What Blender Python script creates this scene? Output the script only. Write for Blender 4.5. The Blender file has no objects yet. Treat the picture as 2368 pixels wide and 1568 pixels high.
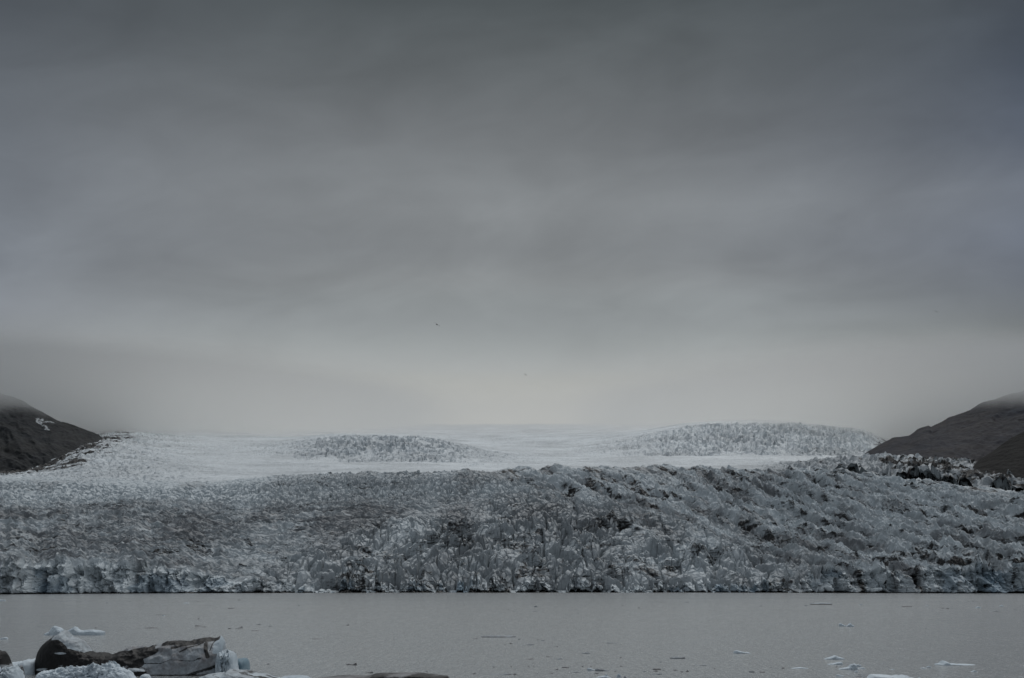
import bpy, math, random
import numpy as np

S = bpy.context.scene
COL = S.collection
F = 1422.0          # focal length in render pixels (1024 px wide frame)
HZ = 579.0          # picture row of the eye-level horizon
CAMH = 10.0

# ------------------------------------------------------------------ camera
cam_d = bpy.data.cameras.new("camera")
cam_d.sensor_width = 36.0
cam_d.lens = 36.0 * F / 1024.0
cam_d.shift_y = (HZ - 339.0) / 1024.0
cam_d.clip_start = 0.5
cam_d.clip_end = 60000
cam = bpy.data.objects.new("camera", cam_d)
cam.location = (0, 0, CAMH)
cam.rotation_euler = (math.radians(90), 0, 0)
COL.objects.link(cam)
S.camera = cam
S.view_settings.view_transform = 'Standard'
S.view_settings.look = 'None'
S.view_settings.exposure = 0.0
S.view_settings.gamma = 1.0
S.cycles.volume_bounces = 4
S.cycles.max_bounces = 6
S.cycles.sample_clamp_direct = 1.5
S.cycles.sample_clamp_indirect = 1.5


def lin(r, g=None, b=None):
    c = (r, r, r) if g is None else (r, g, b)
    return tuple(((v / 255) / 12.92 if v / 255 <= 0.04045 else ((v / 255 + 0.055) / 1.055) ** 2.4) for v in c)


# ------------------------------------------------------------------ node helper
class NT:
    def __init__(s, nt):
        s.t = nt
        nt.nodes.clear()

    def n(s, kind, **kw):
        x = s.t.nodes.new(kind)
        for k, v in kw.items():
            setattr(x, k, v)
        return x

    def l(s, a, b):
        s.t.links.new(a, b)

    def put(s, sock, v):
        if v is None:
            return
        if hasattr(v, 'is_output'):
            s.l(v, sock)
        else:
            sock.default_value = v

    def m(s, op, a, b=None, c=None, clamp=False):
        x = s.n('ShaderNodeMath', operation=op)
        x.use_clamp = clamp
        for i, v in enumerate((a, b, c)):
            s.put(x.inputs[i], v)
        return x.outputs[0]

    def mix(s, f, a, b, mode='MIX'):
        x = s.n('ShaderNodeMix', data_type='RGBA', blend_type=mode)
        s.put(x.inputs[0], f)
        for i, v in ((6, a), (7, b)):
            if isinstance(v, tuple) and len(v) == 3:
                v = v + (1,)
            s.put(x.inputs[i], v)
        return x.outputs[2]

    def ramp(s, f, stops, interp='LINEAR'):
        x = s.n('ShaderNodeValToRGB')
        x.color_ramp.interpolation = interp
        e = x.color_ramp.elements
        while len(e) > 1:
            e.remove(e[0])
        for i, (p, c) in enumerate(stops):
            if not isinstance(c, tuple):
                c = (c, c, c)
            k = e[0] if i == 0 else e.new(p)
            k.position = p
            k.color = (c[0], c[1], c[2], 1)
        s.put(x.inputs[0], f)
        return x.outputs[0]

    def noise(s, vec, scale, detail=3, rough=0.5, dist=0.0):
        x = s.n('ShaderNodeTexNoise')
        s.put(x.inputs['Vector'], vec)
        x.inputs['Scale'].default_value = scale
        x.inputs['Detail'].default_value = detail
        x.inputs['Roughness'].default_value = rough
        x.inputs['Distortion'].default_value = dist
        return x.outputs[0]

    def mapv(s, vec, scale=(1, 1, 1), rot=(0, 0, 0)):
        x = s.n('ShaderNodeMapping')
        s.put(x.inputs[0], vec)
        x.inputs['Scale'].default_value = scale
        x.inputs['Rotation'].default_value = rot
        return x.outputs[0]


# ------------------------------------------------------------------ world: overcast sky
SUN_EL, SUN_AZ = 58, 22
CLOUD_BASE, CLOUD_SIDE, CLOUD_DENS = 462.0, 58.0, 0.017
w = bpy.data.worlds.new("World")
S.world = w
w.use_nodes = True
W = NT(w.node_tree)
tc = W.n('ShaderNodeTexCoord')
sx = W.n('ShaderNodeSeparateXYZ')
W.l(tc.outputs['Generated'], sx.inputs[0])
el = W.m('MULTIPLY', W.m('ARCSINE', sx.outputs[2]), 57.29578)
az = W.m('MULTIPLY', W.m('ARCTAN2', sx.outputs[0], sx.outputs[1]), 57.29578)
E = lambda d: (max(0.0, min(1.0, (d + 10) / 100.0)))
elN = W.m('DIVIDE', W.m('ADD', el, 10), 100)
def sky_ramp(stops, k, low, ground):
    """stops: (row of the 2367 px view, r, g, b); k shrinks elevations towards the sides of the view"""
    st = [(E(-10), lin(*ground)), (E(0), lin(*low))]
    for yd, r, g_, b_ in sorted(stops, key=lambda q: -q[0]):
        st.append((E(math.degrees(math.atan((HZ - yd * 1024 / 2367.0) / F * k))), lin(r, g_, b_)))
    st += [(E(28), lin(92, 97, 102)), (E(38), lin(140, 146, 152)), (E(50), lin(180, 186, 194)), (E(90), lin(205, 210, 218))]
    return W.ramp(elN, st)


centre = sky_ramp([(0, 80, 86, 89), (150, 97, 102, 105), (300, 112, 116, 119), (400, 123, 127, 130), (480, 131, 135, 138), (580, 130, 134, 137), (650, 138, 142, 144),
                   (700, 142, 147, 149), (750, 146, 151, 153), (800, 155, 160, 161), (850, 165, 169, 169), (890, 176, 177, 172), (930, 196, 195, 187), (960, 206, 204, 196)],
                  1.0, (186, 186, 181), (110, 114, 116))
left = sky_ramp([(0, 83, 89, 96), (200, 101, 107, 114), (400, 113, 119, 127), (600, 123, 129, 137), (700, 130, 135, 142), (800, 134, 138, 142), (870, 130, 134, 135), (940, 122, 125, 126)],
                0.94, (125, 128, 128), (90, 94, 98))
right = sky_ramp([(0, 70, 77, 86), (150, 73, 81, 93), (300, 89, 97, 110), (430, 114, 121, 132), (550, 106, 113, 125), (650, 103, 109, 118), (750, 110, 115, 118), (850, 124, 128, 128), (920, 130, 133, 132)],
                 0.94, (125, 128, 128), (80, 84, 90))
pw_ = W.m('ADD', 2.1, W.m('MULTIPLY', W.m('DIVIDE', W.m('SUBTRACT', 12.0, el), 5.0, clamp=True), 1.9))
tl = W.m('POWER', W.m('DIVIDE', W.m('SUBTRACT', 0.0, az), 20.5, clamp=True), pw_)
tr = W.m('POWER', W.m('DIVIDE', az, 20.5, clamp=True), pw_)
base = W.mix(tr, W.mix(tl, centre, left), right)
cmb = W.n('ShaderNodeCombineXYZ')
W.l(W.m('MULTIPLY', W.m('ADD', az, 31.0), 0.10), cmb.inputs[0])
W.l(W.m('ADD', W.m('MULTIPLY', el, 0.23), W.m('MULTIPLY', az, -0.022)), cmb.inputs[1])
nz = W.noise(cmb.outputs[0], 1.2, 3, 0.5, 0.7)
nz2 = W.noise(cmb.outputs[0], 3.2, 5, 0.6, 0.6)
amt = W.ramp(elN, [(E(5.5), 0.05), (E(8), 0.3), (E(11), 1.0)])
bandv = W.m('ADD', W.m('MULTIPLY', W.m('SUBTRACT', nz, 0.5), 0.5), W.m('MULTIPLY', W.m('SUBTRACT', nz2, 0.5), 0.16))
bandv = W.m('ADD', 1.0, W.m('MULTIPLY', bandv, amt))
bcol = W.n('ShaderNodeCombineXYZ')
for i in range(3):
    W.l(bandv, bcol.inputs[i])
base = W.mix(1.0, base, bcol.outputs[0], 'MULTIPLY')
back = W.m('MULTIPLY', W.m('SUBTRACT', W.m('ABSOLUTE', az), 45), 1 / 60.0, clamp=True)
base = W.mix(W.m('MULTIPLY', W.m('MULTIPLY', back, 0.9), W.m('SUBTRACT', 1.0, W.m('DIVIDE', el, 55), clamp=True)), base, lin(108, 113, 119))
sky = W.n('ShaderNodeTexSky', sky_type='NISHITA')
sky.sun_disc = False
sky.sun_elevation = math.radians(SUN_EL)
sky.sun_rotation = math.radians(SUN_AZ)
bg1 = W.n('ShaderNodeBackground')
W.l(base, bg1.inputs[0])
SKYK = bg1.inputs[1]
SKYK.default_value = 1.0
W.l(bg1.outputs[0], W.n('ShaderNodeOutputWorld').inputs[0])
w.node_tree.nodes.remove(sky)

sl = bpy.data.lights.new("sun", 'SUN')
sl.energy = 1.5
sl.angle = math.radians(32)
sl.color = (1.0, 0.98, 0.95)
so = bpy.data.objects.new("sun", sl)
so.rotation_euler = (math.radians(90 - SUN_EL), 0, math.radians(180 - SUN_AZ))   # light comes from ahead, high up
COL.objects.link(so)


# ------------------------------------------------------------------ numpy noise
_r = np.random.RandomState(7)
_P = _r.permutation(256).astype(np.int32)
_P = np.concatenate([_P, _P])
_GA = _r.rand(512).astype(np.float32) * 2 * np.pi
_GX, _GY = np.cos(_GA), np.sin(_GA)
_g3 = _r.randn(512, 3).astype(np.float32)
_g3 /= np.linalg.norm(_g3, axis=1)[:, None]
_U = _r.rand(8, 512).astype(np.float32)


def _h2(i, j, seed=0):
    return _P[(_P[(i + seed * 37) & 255] + j + seed * 11) & 255]


def per2(x, y, seed=0):
    xi = np.floor(x).astype(np.int32)
    yi = np.floor(y).astype(np.int32)
    xf = (x - xi).astype(np.float32)
    yf = (y - yi).astype(np.float32)
    u = xf * xf * xf * (xf * (xf * 6 - 15) + 10)
    v = yf * yf * yf * (yf * (yf * 6 - 15) + 10)

    def g(a, b):
        h = _h2(xi + a, yi + b, seed)
        return _GX[h] * (xf - a) + _GY[h] * (yf - b)
    n0 = g(0, 0) * (1 - u) + g(1, 0) * u
    n1 = g(0, 1) * (1 - u) + g(1, 1) * u
    return (n0 * (1 - v) + n1 * v) * 1.5


def per3(x, y, z, seed=0):
    xi, yi, zi = (np.floor(a).astype(np.int32) for a in (x, y, z))
    xf, yf, zf = x - xi, y - yi, z - zi
    f = lambda t: t * t * t * (t * (t * 6 - 15) + 10)
    u, v, s = f(xf), f(yf), f(zf)
    out = 0
    for a in (0, 1):
        for b in (0, 1):
            for c in (0, 1):
                h = _P[(_h2(xi + a, yi + b, seed) + zi + c) & 255]
                g = _g3[h]
                d = g[..., 0] * (xf - a) + g[..., 1] * (yf - b) + g[..., 2] * (zf - c)
                out = out + d * (u if a else 1 - u) * (v if b else 1 - v) * (s if c else 1 - s)
    return out * 1.5


def fbm2(x, y, o=4, seed=0, g=0.5):
    a, s, t = 1.0, 0.0, 0.0
    for k in range(o):
        s = s + a * per2(x * 2 ** k, y * 2 ** k, seed + k)
        t += a
        a *= g
    return s / t


def rid2(x, y, o=4, seed=0, g=0.5):
    a, s, t = 1.0, 0.0, 0.0
    for k in range(o):
        s = s + a * (1 - 2 * np.abs(per2(x * 2 ** k, y * 2 ** k, seed + k)))
        t += a
        a *= g
    return s / t


def fbm3(x, y, z, o=4, seed=0, g=0.5):
    a, s, t = 1.0, 0.0, 0.0
    for k in range(o):
        s = s + a * per3(x * 2 ** k, y * 2 ** k, z * 2 ** k, seed + k)
        t += a
        a *= g
    return s / t


def sst(a, b, x):
    t = np.clip((x - a) / (b - a), 0, 1)
    return t * t * (3 - 2 * t)


def nrm(f):
    return (f - f.mean()) / (f.std() + 1e-6)


def blocks(x, y, cell, seed, steep=2.2, hlo=0.1, hhi=1.0, flat=0.75):
    """Faceted ice towers: the highest of many polygonal pyramids. Returns height in cells and a random value per tower."""
    xs, ys = x / cell, y / cell
    xi = np.floor(xs).astype(np.int32)
    yi = np.floor(ys).astype(np.int32)
    best = np.full(x.shape, -9.0, np.float32)
    rid = np.zeros(x.shape, np.float32)
    for a in (-1, 0, 1):
        for b in (-1, 0, 1):
            h = _h2(xi + a, yi + b, seed)
            px = xs - (xi + a + 0.15 + 0.7 * _U[0][h])
            py = ys - (yi + b + 0.15 + 0.7 * _U[1][h])
            H = hlo + (hhi - hlo) * _U[2][h]
            th = _U[3][h] * 6.283
            d = np.zeros(x.shape, np.float32)
            for k in range(5):
                an = th + k * 1.2566 + (_U[4][(h + k * 31) & 255] - 0.5) * 0.9
                d = np.maximum(d, (px * np.cos(an) + py * np.sin(an)) * (0.55 + 0.95 * _U[5][(h + k * 17) & 255]))
            v = H - d * steep
            top = H * flat + (px * np.cos(th) + py * np.sin(th)) * 0.5
            v = np.minimum(v, top)
            m = v > best
            best = np.where(m, v, best)
            rid = np.where(m, _U[6][h], rid)
    return best, rid


def plates(x, y, cx, cy, seed, tilt=0.5, dome=0.6, gap=0.10):
    """Broken ice plates: every Voronoi cell is a tilted, domed block; returns top height (-1..1), edge gap mask and a random value."""
    xs, ys = x / cx, y / cy
    xi = np.floor(xs).astype(np.int32)
    yi = np.floor(ys).astype(np.int32)
    f1 = np.full(x.shape, 9.0, np.float32)
    f2 = np.full(x.shape, 9.0, np.float32)
    top = np.zeros(x.shape, np.float32)
    rv = np.zeros(x.shape, np.float32)
    for a in (-1, 0, 1):
        for b in (-1, 0, 1):
            h = _h2(xi + a, yi + b, seed)
            px = xs - (xi + a + 0.1 + 0.8 * _U[0][h])
            py = ys - (yi + b + 0.1 + 0.8 * _U[1][h])
            d = np.sqrt(px * px + py * py)
            th = _U[3][h] * 6.283
            t = _U[2][h] + tilt * (px * np.cos(th) + py * np.sin(th)) - dome * d * d
            m = d < f1
            f2 = np.where(m, f1, np.minimum(f2, d))
            top = np.where(m, t, top)
            rv = np.where(m, _U[6][h], rv)
            f1 = np.where(m, d, f1)
    e = f2 - f1
    return top, 1 - sst(gap * 0.35, gap * 1.3, e), rv


# ------------------------------------------------------------------ mesh helpers
def grid_mesh(name, P, attrs, mat, smooth=False, wrap=False, closed_fan=False):
    nr, nc = P.shape[:2]
    me = bpy.data.meshes.new(name)
    me.vertices.add(nr * nc)
    me.vertices.foreach_set('co', P.reshape(-1).astype(np.float32))
    i = np.arange(nr * nc).reshape(nr, nc)
    q = np.stack([i[:-1, :-1], i[:-1, 1:], i[1:, 1:], i[1:, :-1]], -1).reshape(-1, 4)
    nq = len(q)
    me.loops.add(nq * 4)
    me.loops.foreach_set('vertex_index', q.reshape(-1).astype(np.int32))
    me.polygons.add(nq)
    me.polygons.foreach_set('loop_start', (np.arange(nq) * 4).astype(np.int32))
    me.polygons.foreach_set('use_smooth', np.full(nq, smooth))
    me.update(calc_edges=True)
    for k, v in attrs.items():
        a = me.attributes.new(k, 'FLOAT', 'POINT')
        a.data.foreach_set('value', np.asarray(v, np.float32).reshape(-1))
    me.materials.append(mat)
    o = bpy.data.objects.new(name, me)
    COL.objects.link(o)
    return o


def tag(o, label=None, cat=None, group=None, kind=None):
    for k, v in (('label', label), ('category', cat), ('group', group), ('kind', kind)):
        if v:
            o[k] = v
    return o


# ------------------------------------------------------------------ materials
def ice_material(name, clean, dirty, black=(0.0095, 0.0098, 0.010), blue=(0.10, 0.17, 0.23), scale=1.0, bump=0.4, rough=0.6, field=False):
    """Ice whose ash cover comes from the mesh attributes 'ash' (grey film) and 'soot' (black debris)."""
    m = bpy.data.materials.new(name)
    m.use_nodes = True
    N = NT(m.node_tree)
    pos = N.n('ShaderNodeNewGeometry').outputs['Position']
    ash = N.n('ShaderNodeAttribute', attribute_name='ash').outputs['Fac']
    soot = N.n('ShaderNodeAttribute', attribute_name='soot').outputs['Fac']
    blu = N.n('ShaderNodeAttribute', attribute_name='blue').outputs['Fac']
    n1 = N.noise(pos, 0.30 * scale, 5, 0.65)
    n2 = N.noise(N.mapv(pos, (1, 1, 2.2)), 1.3 * scale, 4, 0.6)
    a = N.m('ADD', ash, N.m('MULTIPLY', N.m('SUBTRACT', n1, 0.5), 1.1))
    a = N.m('ADD', a, N.m('MULTIPLY', N.m('SUBTRACT', n2, 0.5), 0.5), clamp=True)
    c = N.mix(a, clean, dirty)
    c = N.mix(N.m('MULTIPLY', blu, 1.0, clamp=True), c, blue)
    if field:
        # debris streaks follow tilted layers in the ice
        flow = N.n('ShaderNodeAttribute', attribute_name='flow').outputs['Fac']
        qa = N.mapv(N.mapv(pos, (1, 1, 1), (0.0, 0.25, -0.64)), (0.95, 0.22, 1.5))
        qb = N.mapv(N.mapv(pos, (1, 1, 1), (0.0, 0.08, 0.1)), (0.36, 0.7, 1.5))
        mv = N.n('ShaderNodeMix', data_type='VECTOR')
        N.l(flow, mv.inputs[0])
        N.l(qb, mv.inputs[4])
        N.l(qa, mv.inputs[5])
        q = mv.outputs[1]
        f1 = N.noise(q, 0.16 * scale, 5, 0.68, 0.8)
        f2 = N.noise(q, 0.75 * scale, 4, 0.65, 0.5)
        f = N.m('ADD', N.m('MULTIPLY', f1, 0.70), N.m('MULTIPLY', f2, 0.30))
        s = N.m('MULTIPLY', N.m('SUBTRACT', f, N.m('SUBTRACT', 0.66, N.m('MULTIPLY', soot, 0.26))), 9.0, clamp=True)
    else:
        s = N.m('ADD', soot, N.m('MULTIPLY', N.m('SUBTRACT', n2, 0.5), 0.45))
        s = N.m('ADD', s, N.m('MULTIPLY', N.m('SUBTRACT', n1, 0.5), 0.35))
        s = N.m('MULTIPLY', N.m('SUBTRACT', s, 0.42), 5.0, clamp=True)
    c = N.mix(s, c, black)
    b = N.n('ShaderNodeBsdfPrincipled')
    N.l(c, b.inputs['Base Color'])
    b.inputs['Roughness'].default_value = rough
    b.inputs['Specular IOR Level'].default_value = 0.25
    bp = N.n('ShaderNodeBump')
    bp.inputs['Strength'].default_value = bump
    bp.inputs['Distance'].default_value = 1.0 / scale
    N.l(N.noise(pos, 0.8 * scale, 6, 0.7), bp.inputs['Height'])
    N.l(bp.outputs[0], b.inputs['Normal'])
    N.l(b.outputs[0], N.n('ShaderNodeOutputMaterial').inputs[0])
    return m


M_low = ice_material('glacier_ice', (0.415, 0.462, 0.487), (0.145, 0.156, 0.165), field=True, bump=0.22)
M_up = ice_material('upper_ice', (0.55, 0.595, 0.62), (0.30, 0.328, 0.345), scale=0.35, bump=0.6, field=True)
M_berg = ice_material('berg_ice', (0.42, 0.48, 0.52), (0.15, 0.15, 0.155), blue=(0.12, 0.19, 0.24), scale=6.0, bump=0.5)
M_white = ice_material('white_ice', (0.52, 0.59, 0.64), (0.22, 0.26, 0.29), blue=(0.13, 0.21, 0.26), scale=5.0, bump=0.5)


def rock_material(name, c1, c2, c3, scale):
    m = bpy.data.materials.new(name)
    m.use_nodes = True
    N = NT(m.node_tree)
    pos = N.n('ShaderNodeNewGeometry').outputs['Position']
    n1 = N.noise(N.mapv(pos, (1, 1, 1.5)), 0.006 * scale, 6, 0.6, 0.4)
    n2 = N.noise(pos, 0.03 * scale, 5, 0.6)
    c = N.mix(N.m('MULTIPLY', N.m('SUBTRACT', n1, 0.35), 3.0, clamp=True), c1, c2)
    c = N.mix(N.m('MULTIPLY', N.m('SUBTRACT', n2, 0.55), 4.0, clamp=True), c, c3)
    n4 = N.noise(N.mapv(pos, (1, 1, 2.0)), 0.05 * scale, 6, 0.75, 0.6)
    c = N.mix(1.0, c, N.ramp(n4, [(0.30, 0.45), (0.52, 0.95), (0.72, 1.6)]), 'MULTIPLY')
    snow = N.n('ShaderNodeAttribute', attribute_name='snow').outputs['Fac']
    n3 = N.noise(N.mapv(pos, (1, 1, 1.6)), 0.07 * scale, 5, 0.75)
    s = N.m('MULTIPLY', N.m('SUBTRACT', N.m('ADD', snow, N.m('MULTIPLY', N.m('SUBTRACT', n3, 0.5), 2.4)), 0.5), 3, clamp=True)
    c = N.mix(s, c, (0.36, 0.385, 0.40))
    b = N.n('ShaderNodeBsdfPrincipled')
    N.l(c, b.inputs['Base Color'])
    b.inputs['Roughness'].default_value = 0.9
    b.inputs['Specular IOR Level'].default_value = 0.1
    bp = N.n('ShaderNodeBump')
    bp.inputs['Strength'].default_value = 0.6
    bp.inputs['Distance'].default_value = 6.0
    N.l(n2, bp.inputs['Height'])
    N.l(bp.outputs[0], b.inputs['Normal'])
    N.l(b.outputs[0], N.n('ShaderNodeOutputMaterial').inputs[0])
    return m


M_hillL = rock_material('moss_scree', (0.019, 0.022, 0.025), (0.036, 0.037, 0.037), (0.026, 0.026, 0.033), 1.0)
M_hillR = rock_material('brown_scree', (0.020, 0.024, 0.033), (0.045, 0.042, 0.043), (0.030, 0.032, 0.045), 1.0)
M_black = rock_material('black_moraine', (0.006, 0.006, 0.006), (0.010, 0.010, 0.010), (0.017, 0.017, 0.018), 2.0)

# ------------------------------------------------------------------ glacier: lower tongue
DX = 1024 / 2367.0


def kn(u, pts):
    """piecewise interpolation over picture columns; knots given in the 2367 px view"""
    xs = np.array([p[0] for p in pts]) * DX
    ys = np.array([p[1] for p in pts])
    return np.interp(u, xs, ys)


def rowz(ydisp, Y):
    return CAMH + (HZ - ydisp * DX) / F * Y


U0, U1, NCOL = -190.0, 1214.0, 2300
u = np.linspace(U0, U1, NCOL)
foot_px = kn(u, [(-400, 1375), (0, 1373.5), (400, 1371), (1000, 1369.5), (1600, 1369.5), (2367, 1371.5), (2800, 1373)]) * DX
Yf = CAMH * F / (foot_px - HZ)
Yf = Yf + 9 * per2(u / 37, u * 0 + 0.4, 3) + 4.5 * per2(u / 11, u * 0, 4) + 1.2 * per2(u / 4, u * 0, 5)
Hc = kn(u, [(-400, 22), (0, 22), (150, 22), (330, 21), (430, 17), (560, 9), (700, 7), (900, 6), (1400, 6), (1750, 7), (1900, 14), (2050, 19), (2367, 21), (2800, 22)])
Hc = Hc * (1 + 0.16 * per2(u / 24, u * 0, 9) + 0.08 * per2(u / 7, u * 0, 10))
YC = 1500.0
crest = kn(u, [(-400, 1100), (0, 1101), (300, 1112), (520, 1108), (700, 1096), (850, 1089), (1050, 1084), (1300, 1082), (1600, 1082),
               (1800, 1080), (1900, 1086), (2000, 1094), (2150, 1112), (2250, 1124), (2367, 1136), (2800, 1170)])
Zcr = rowz(crest, YC)
NW, NT_ = 64, 900
rows = []
tw = np.linspace(0, 1, NW)
ts = np.linspace(0, 1, NT_)
ts = ts ** 1.12
tb = np.linspace(0, 1, 40)[1:]
Yrow, Zrow, WALL, SR = [], [], [], []
lean = 3.0
for q in tw:
    Yrow.append(Yf + lean * q)
    Zrow.append(-1.5 + (Hc + 1.5) * q)
    WALL.append(np.full(NCOL, 1 - sst(0.88, 1.0, q)))
    SR.append(np.zeros(NCOL))
pw = kn(u, [(0, 1.22), (500, 1.15), (900, 1.0), (1600, 0.98), (2000, 1.05), (2367, 1.1)])
for q in ts[1:]:
    Yrow.append(Yf + lean + (YC - Yf - lean) * q)
    Zrow.append(Hc + (Zcr - Hc) * q ** pw)
    WALL.append(np.zeros(NCOL))
    SR.append(np.full(NCOL, q))
for q in tb:
    Yrow.append(np.full(NCOL, YC + 420 * q))
    Zrow.append(Zcr - 95 * q ** 1.4)
    WALL.append(np.zeros(NCOL))
    SR.append(np.full(NCOL, 1.0))
Yg, Zg, Wg, Sg = (np.array(a, np.float32) for a in (Yrow, Zrow, WALL, SR))
Ug = np.broadcast_to(u, Yg.shape).astype(np.float32)
Xg = (Ug - 512) / F * Yg
D = Ug / DX                                   # 0..2367 scale
Wx = Xg + 9 * fbm2(Xg / 30, Yg / 30, 2, 21)
Wy = (Yg - 900) * 0.6 + 7 * fbm2(Xg / 30, Yg / 30, 2, 22)
# regional weights
wob = 130 * fbm2(Xg / 130, Yg / 160, 3, 50)
Dw = D + wob
Sw = Sg + 0.09 * fbm2(Xg / 120, Yg / 120, 3, 51)
cenL = 640 + 520 * sst(0.15, 0.75, Sw)
w_ridge = sst(1720, 2080, Dw + 860 * Sw)
w_spire = sst(-120, 160, Dw - cenL) * (1 - 0.97 * w_ridge)
w_streak = (1 - sst(-160, 120, Dw - cenL)) * (1 - sst(0.60, 0.78, Sw))
w_lump = (1 - sst(520, 760, Dw)) * sst(0.60, 0.74, Sw)
w_top = sst(480, 760, Dw) * sst(0.58, 0.80, Sw) * (1 - w_ridge)
edge = sst(0, 0.015, Sg) + Wg * 0          # fade so the cliff top joins

H = np.zeros(Yg.shape, np.float32)
jx = Xg + 1.1 * fbm2(Xg / 5, Yg / 7, 3, 31) + 5 * fbm2(Xg / 24, Yg / 34, 2, 32)
jy = (Yg - 900) * 0.62 + 1.1 * fbm2(Xg / 5, Yg / 7, 3, 33) + 5 * fbm2(Xg / 24, Yg / 34, 2, 34)
p1, g1_, v1 = plates(jx, jy, 14.5, 12.5, 21, 1.6, 0.6, 0.11)
p2, g2_, v2 = plates(jx, jy, 4.6, 4.4, 22, 1.3, 0.5, 0.16)
b1, r1 = blocks(Wx, Wy, 12.0, 1, 2.3, 0.15, 1.05, 0.62)
b2, r2 = blocks(Wx + 3 * fbm2(Xg / 6, Yg / 6, 2, 31), Wy, 6.0, 2, 2.3, 0.1, 1.0, 0.65)
b3, r3 = blocks(Wx, Wy, 3.2, 3, 2.0, 0.0, 1.0)
frontness = 1 - sst(0.15, 0.75, Sg)
amp_var = 0.75 + 0.9 * fbm2(Xg / 70, Yg / 70, 2, 60)
amp_var = np.clip(amp_var, 0.35, 1.4)
near_ = 0.6 + 0.6 * frontness
hs = p1 * 5.4 * near_ - g1_ * 6.5 * near_ + p2 * 1.5 - g2_ * 1.6 + b3 * 0.1 + np.clip(b1, -0.3, 1) * 3.4 + 1.6 * nrm(fbm2(Xg / 17, Yg / 24, 3, 98))
hs = hs - hs.mean()
H += w_spire * amp_var * hs
# long flow ridges on the right
rot = 0.50 + 0.22 * sst(150, 480, Xg)
cb = Xg * np.cos(rot) + Yg * np.sin(rot) + 16 * fbm2(Xg / 130, Yg / 130, 2, 70)
ca = -Xg * np.sin(rot) + Yg * np.cos(rot)
R1 = rid2(cb / 56, ca / 420, 2, 71, 0.3)
R2 = rid2(cb / 21, ca / 90, 3, 74, 0.5)
st = (Xg * 0.84 - Yg * 0.54 + 6 * fbm2(Xg / 20, Yg / 20, 2, 78))
st2 = Xg * 0.54 + Yg * 0.84
R3 = rid2(st / 7, st2 / 38, 3, 80, 0.6)
p3, g3_, v3 = plates(st + 1.5 * fbm2(Xg / 5, Yg / 5, 2, 35), st2 * 0.8, 4.2, 15.0, 23, 0.9, 0.6, 0.20)
cv1 = nrm(per2((Xg * 0.80 - Yg * 0.38 + 5 * fbm2(Xg / 30, Yg / 30, 2, 180)) / 8.5, (Xg * 0.4 + Yg * 0.8) / 55, 181))
cv2 = nrm(per2((Xg * 0.93 + Yg * 0.20 + 6 * fbm2(Xg / 25, Yg / 25, 2, 182)) / 11.0, (Yg * 0.9 - Xg * 0.3) / 40, 183))
crev = np.maximum(1 - sst(0.05, 0.24, np.abs(cv1)), 1 - sst(0.04, 0.20, np.abs(cv2)))
crk_on = np.clip(0.65 + 0.5 * nrm(fbm2(Xg / 45, Yg / 50, 2, 184)), 0, 1.2)
H -= crev * crk_on * (w_spire * (1 - w_ridge) * 3.4 + w_ridge * 0.9 + w_top * 2.0 + w_lump * 1.0)


def saw(ph, k):
    f = ph - np.floor(ph)
    return np.where(f < k, f / k, (1 - f) / (1 - k)), f


wph = 0.11 * nrm(fbm2(Xg / 80, Yg / 80, 2, 170)) + 0.035 * nrm(fbm2(Xg / 12, Yg / 12, 3, 171))
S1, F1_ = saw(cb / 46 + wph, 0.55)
S2, F2_ = saw(cb / 15.5 + wph * 1.3 + 0.15 * nrm(fbm2(Xg / 22, Yg / 22, 3, 172)), 0.35)
am1 = np.clip(0.95 + 0.25 * nrm(fbm2(cb / 60, ca / 120, 2, 173)), 0.25, 2)
am2 = np.clip(1.0 + 0.5 * nrm(fbm2(cb / 25, ca / 60, 2, 174)), 0.1, 2)
H += (w_ridge + 0.30 * w_spire * (1 - w_ridge)) * ((S1 ** 1.3 - 0.45) * 9.5 * am1 + (S2 - 0.5) * 3.0 * am2 + 0.55 * nrm(rid2(cb / 5.5 + wph, ca / 70, 3, 175, 0.6)))
H += w_ridge * (nrm(R1) * 1.3 + nrm(R2) * 1.25 + p3 * 0.25 - g3_ * 0.3 + p2 * 0.18 - g2_ * 0.15 + p1 * 0.35 - g1_ * 0.45 + 0.75 * nrm(fbm2(Xg / 13, Yg / 13, 4, 99, 0.6)))
# left: flat, drawn out sideways
L1 = rid2(Wx / 45, Wy / 12, 4, 90, 0.55)
L2 = rid2(Wx / 17, Wy / 6, 3, 94, 0.6)
pit = sst(1.2, 1.9, nrm(fbm2(Wx / 22, Wy / 9, 3, 97)))
p4, g4_, v4 = plates(jx, jy, 20.0, 4.4, 24, 0.8, 0.6, 0.16)
H += w_streak * (nrm(L1) * 1.3 + nrm(L2) * 0.6 - pit * 2.5 + p4 * 1.3 - g4_ * 1.3 + b3 * 0.3)
# upper left and crest: small lumpy towers
b4, r4 = blocks(Wx, Wy, 9.0, 5, 2.0, 0.1, 1.0, 0.65)
p5, g5_, v5 = plates(jx, jy, 7.0, 6.0, 25, 0.8, 1.2, 0.18)
H += w_lump * (p5 * 2.6 - g5_ * 2.4 + 0.8 * p2 + b3 * 0.9 + L2 * 0.7 - 1)
H += w_top * (1 - 0.6 * w_spire) * (p5 * 2.8 - g5_ * 3.0 + 1.0 * p2 - 0.8 * g2_ + nrm(R3) * 0.9 + b3 * 0.9 - 1)
H *= 1 - (0.5 + 0.25 * (1 - sst(500, 1000, D))) * sst(0.86, 0.97, Sg)
H += 0.25 * fbm2(Xg / 3.2, Yg / 3.2, 3, 110) + 5 * fbm2(Xg / 150, Yg / 110, 3, 120) * sst(0.05, 0.25, Sg)
top = 1 - Wg
cliffK = sst(0, 0.03, Sg)
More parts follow.
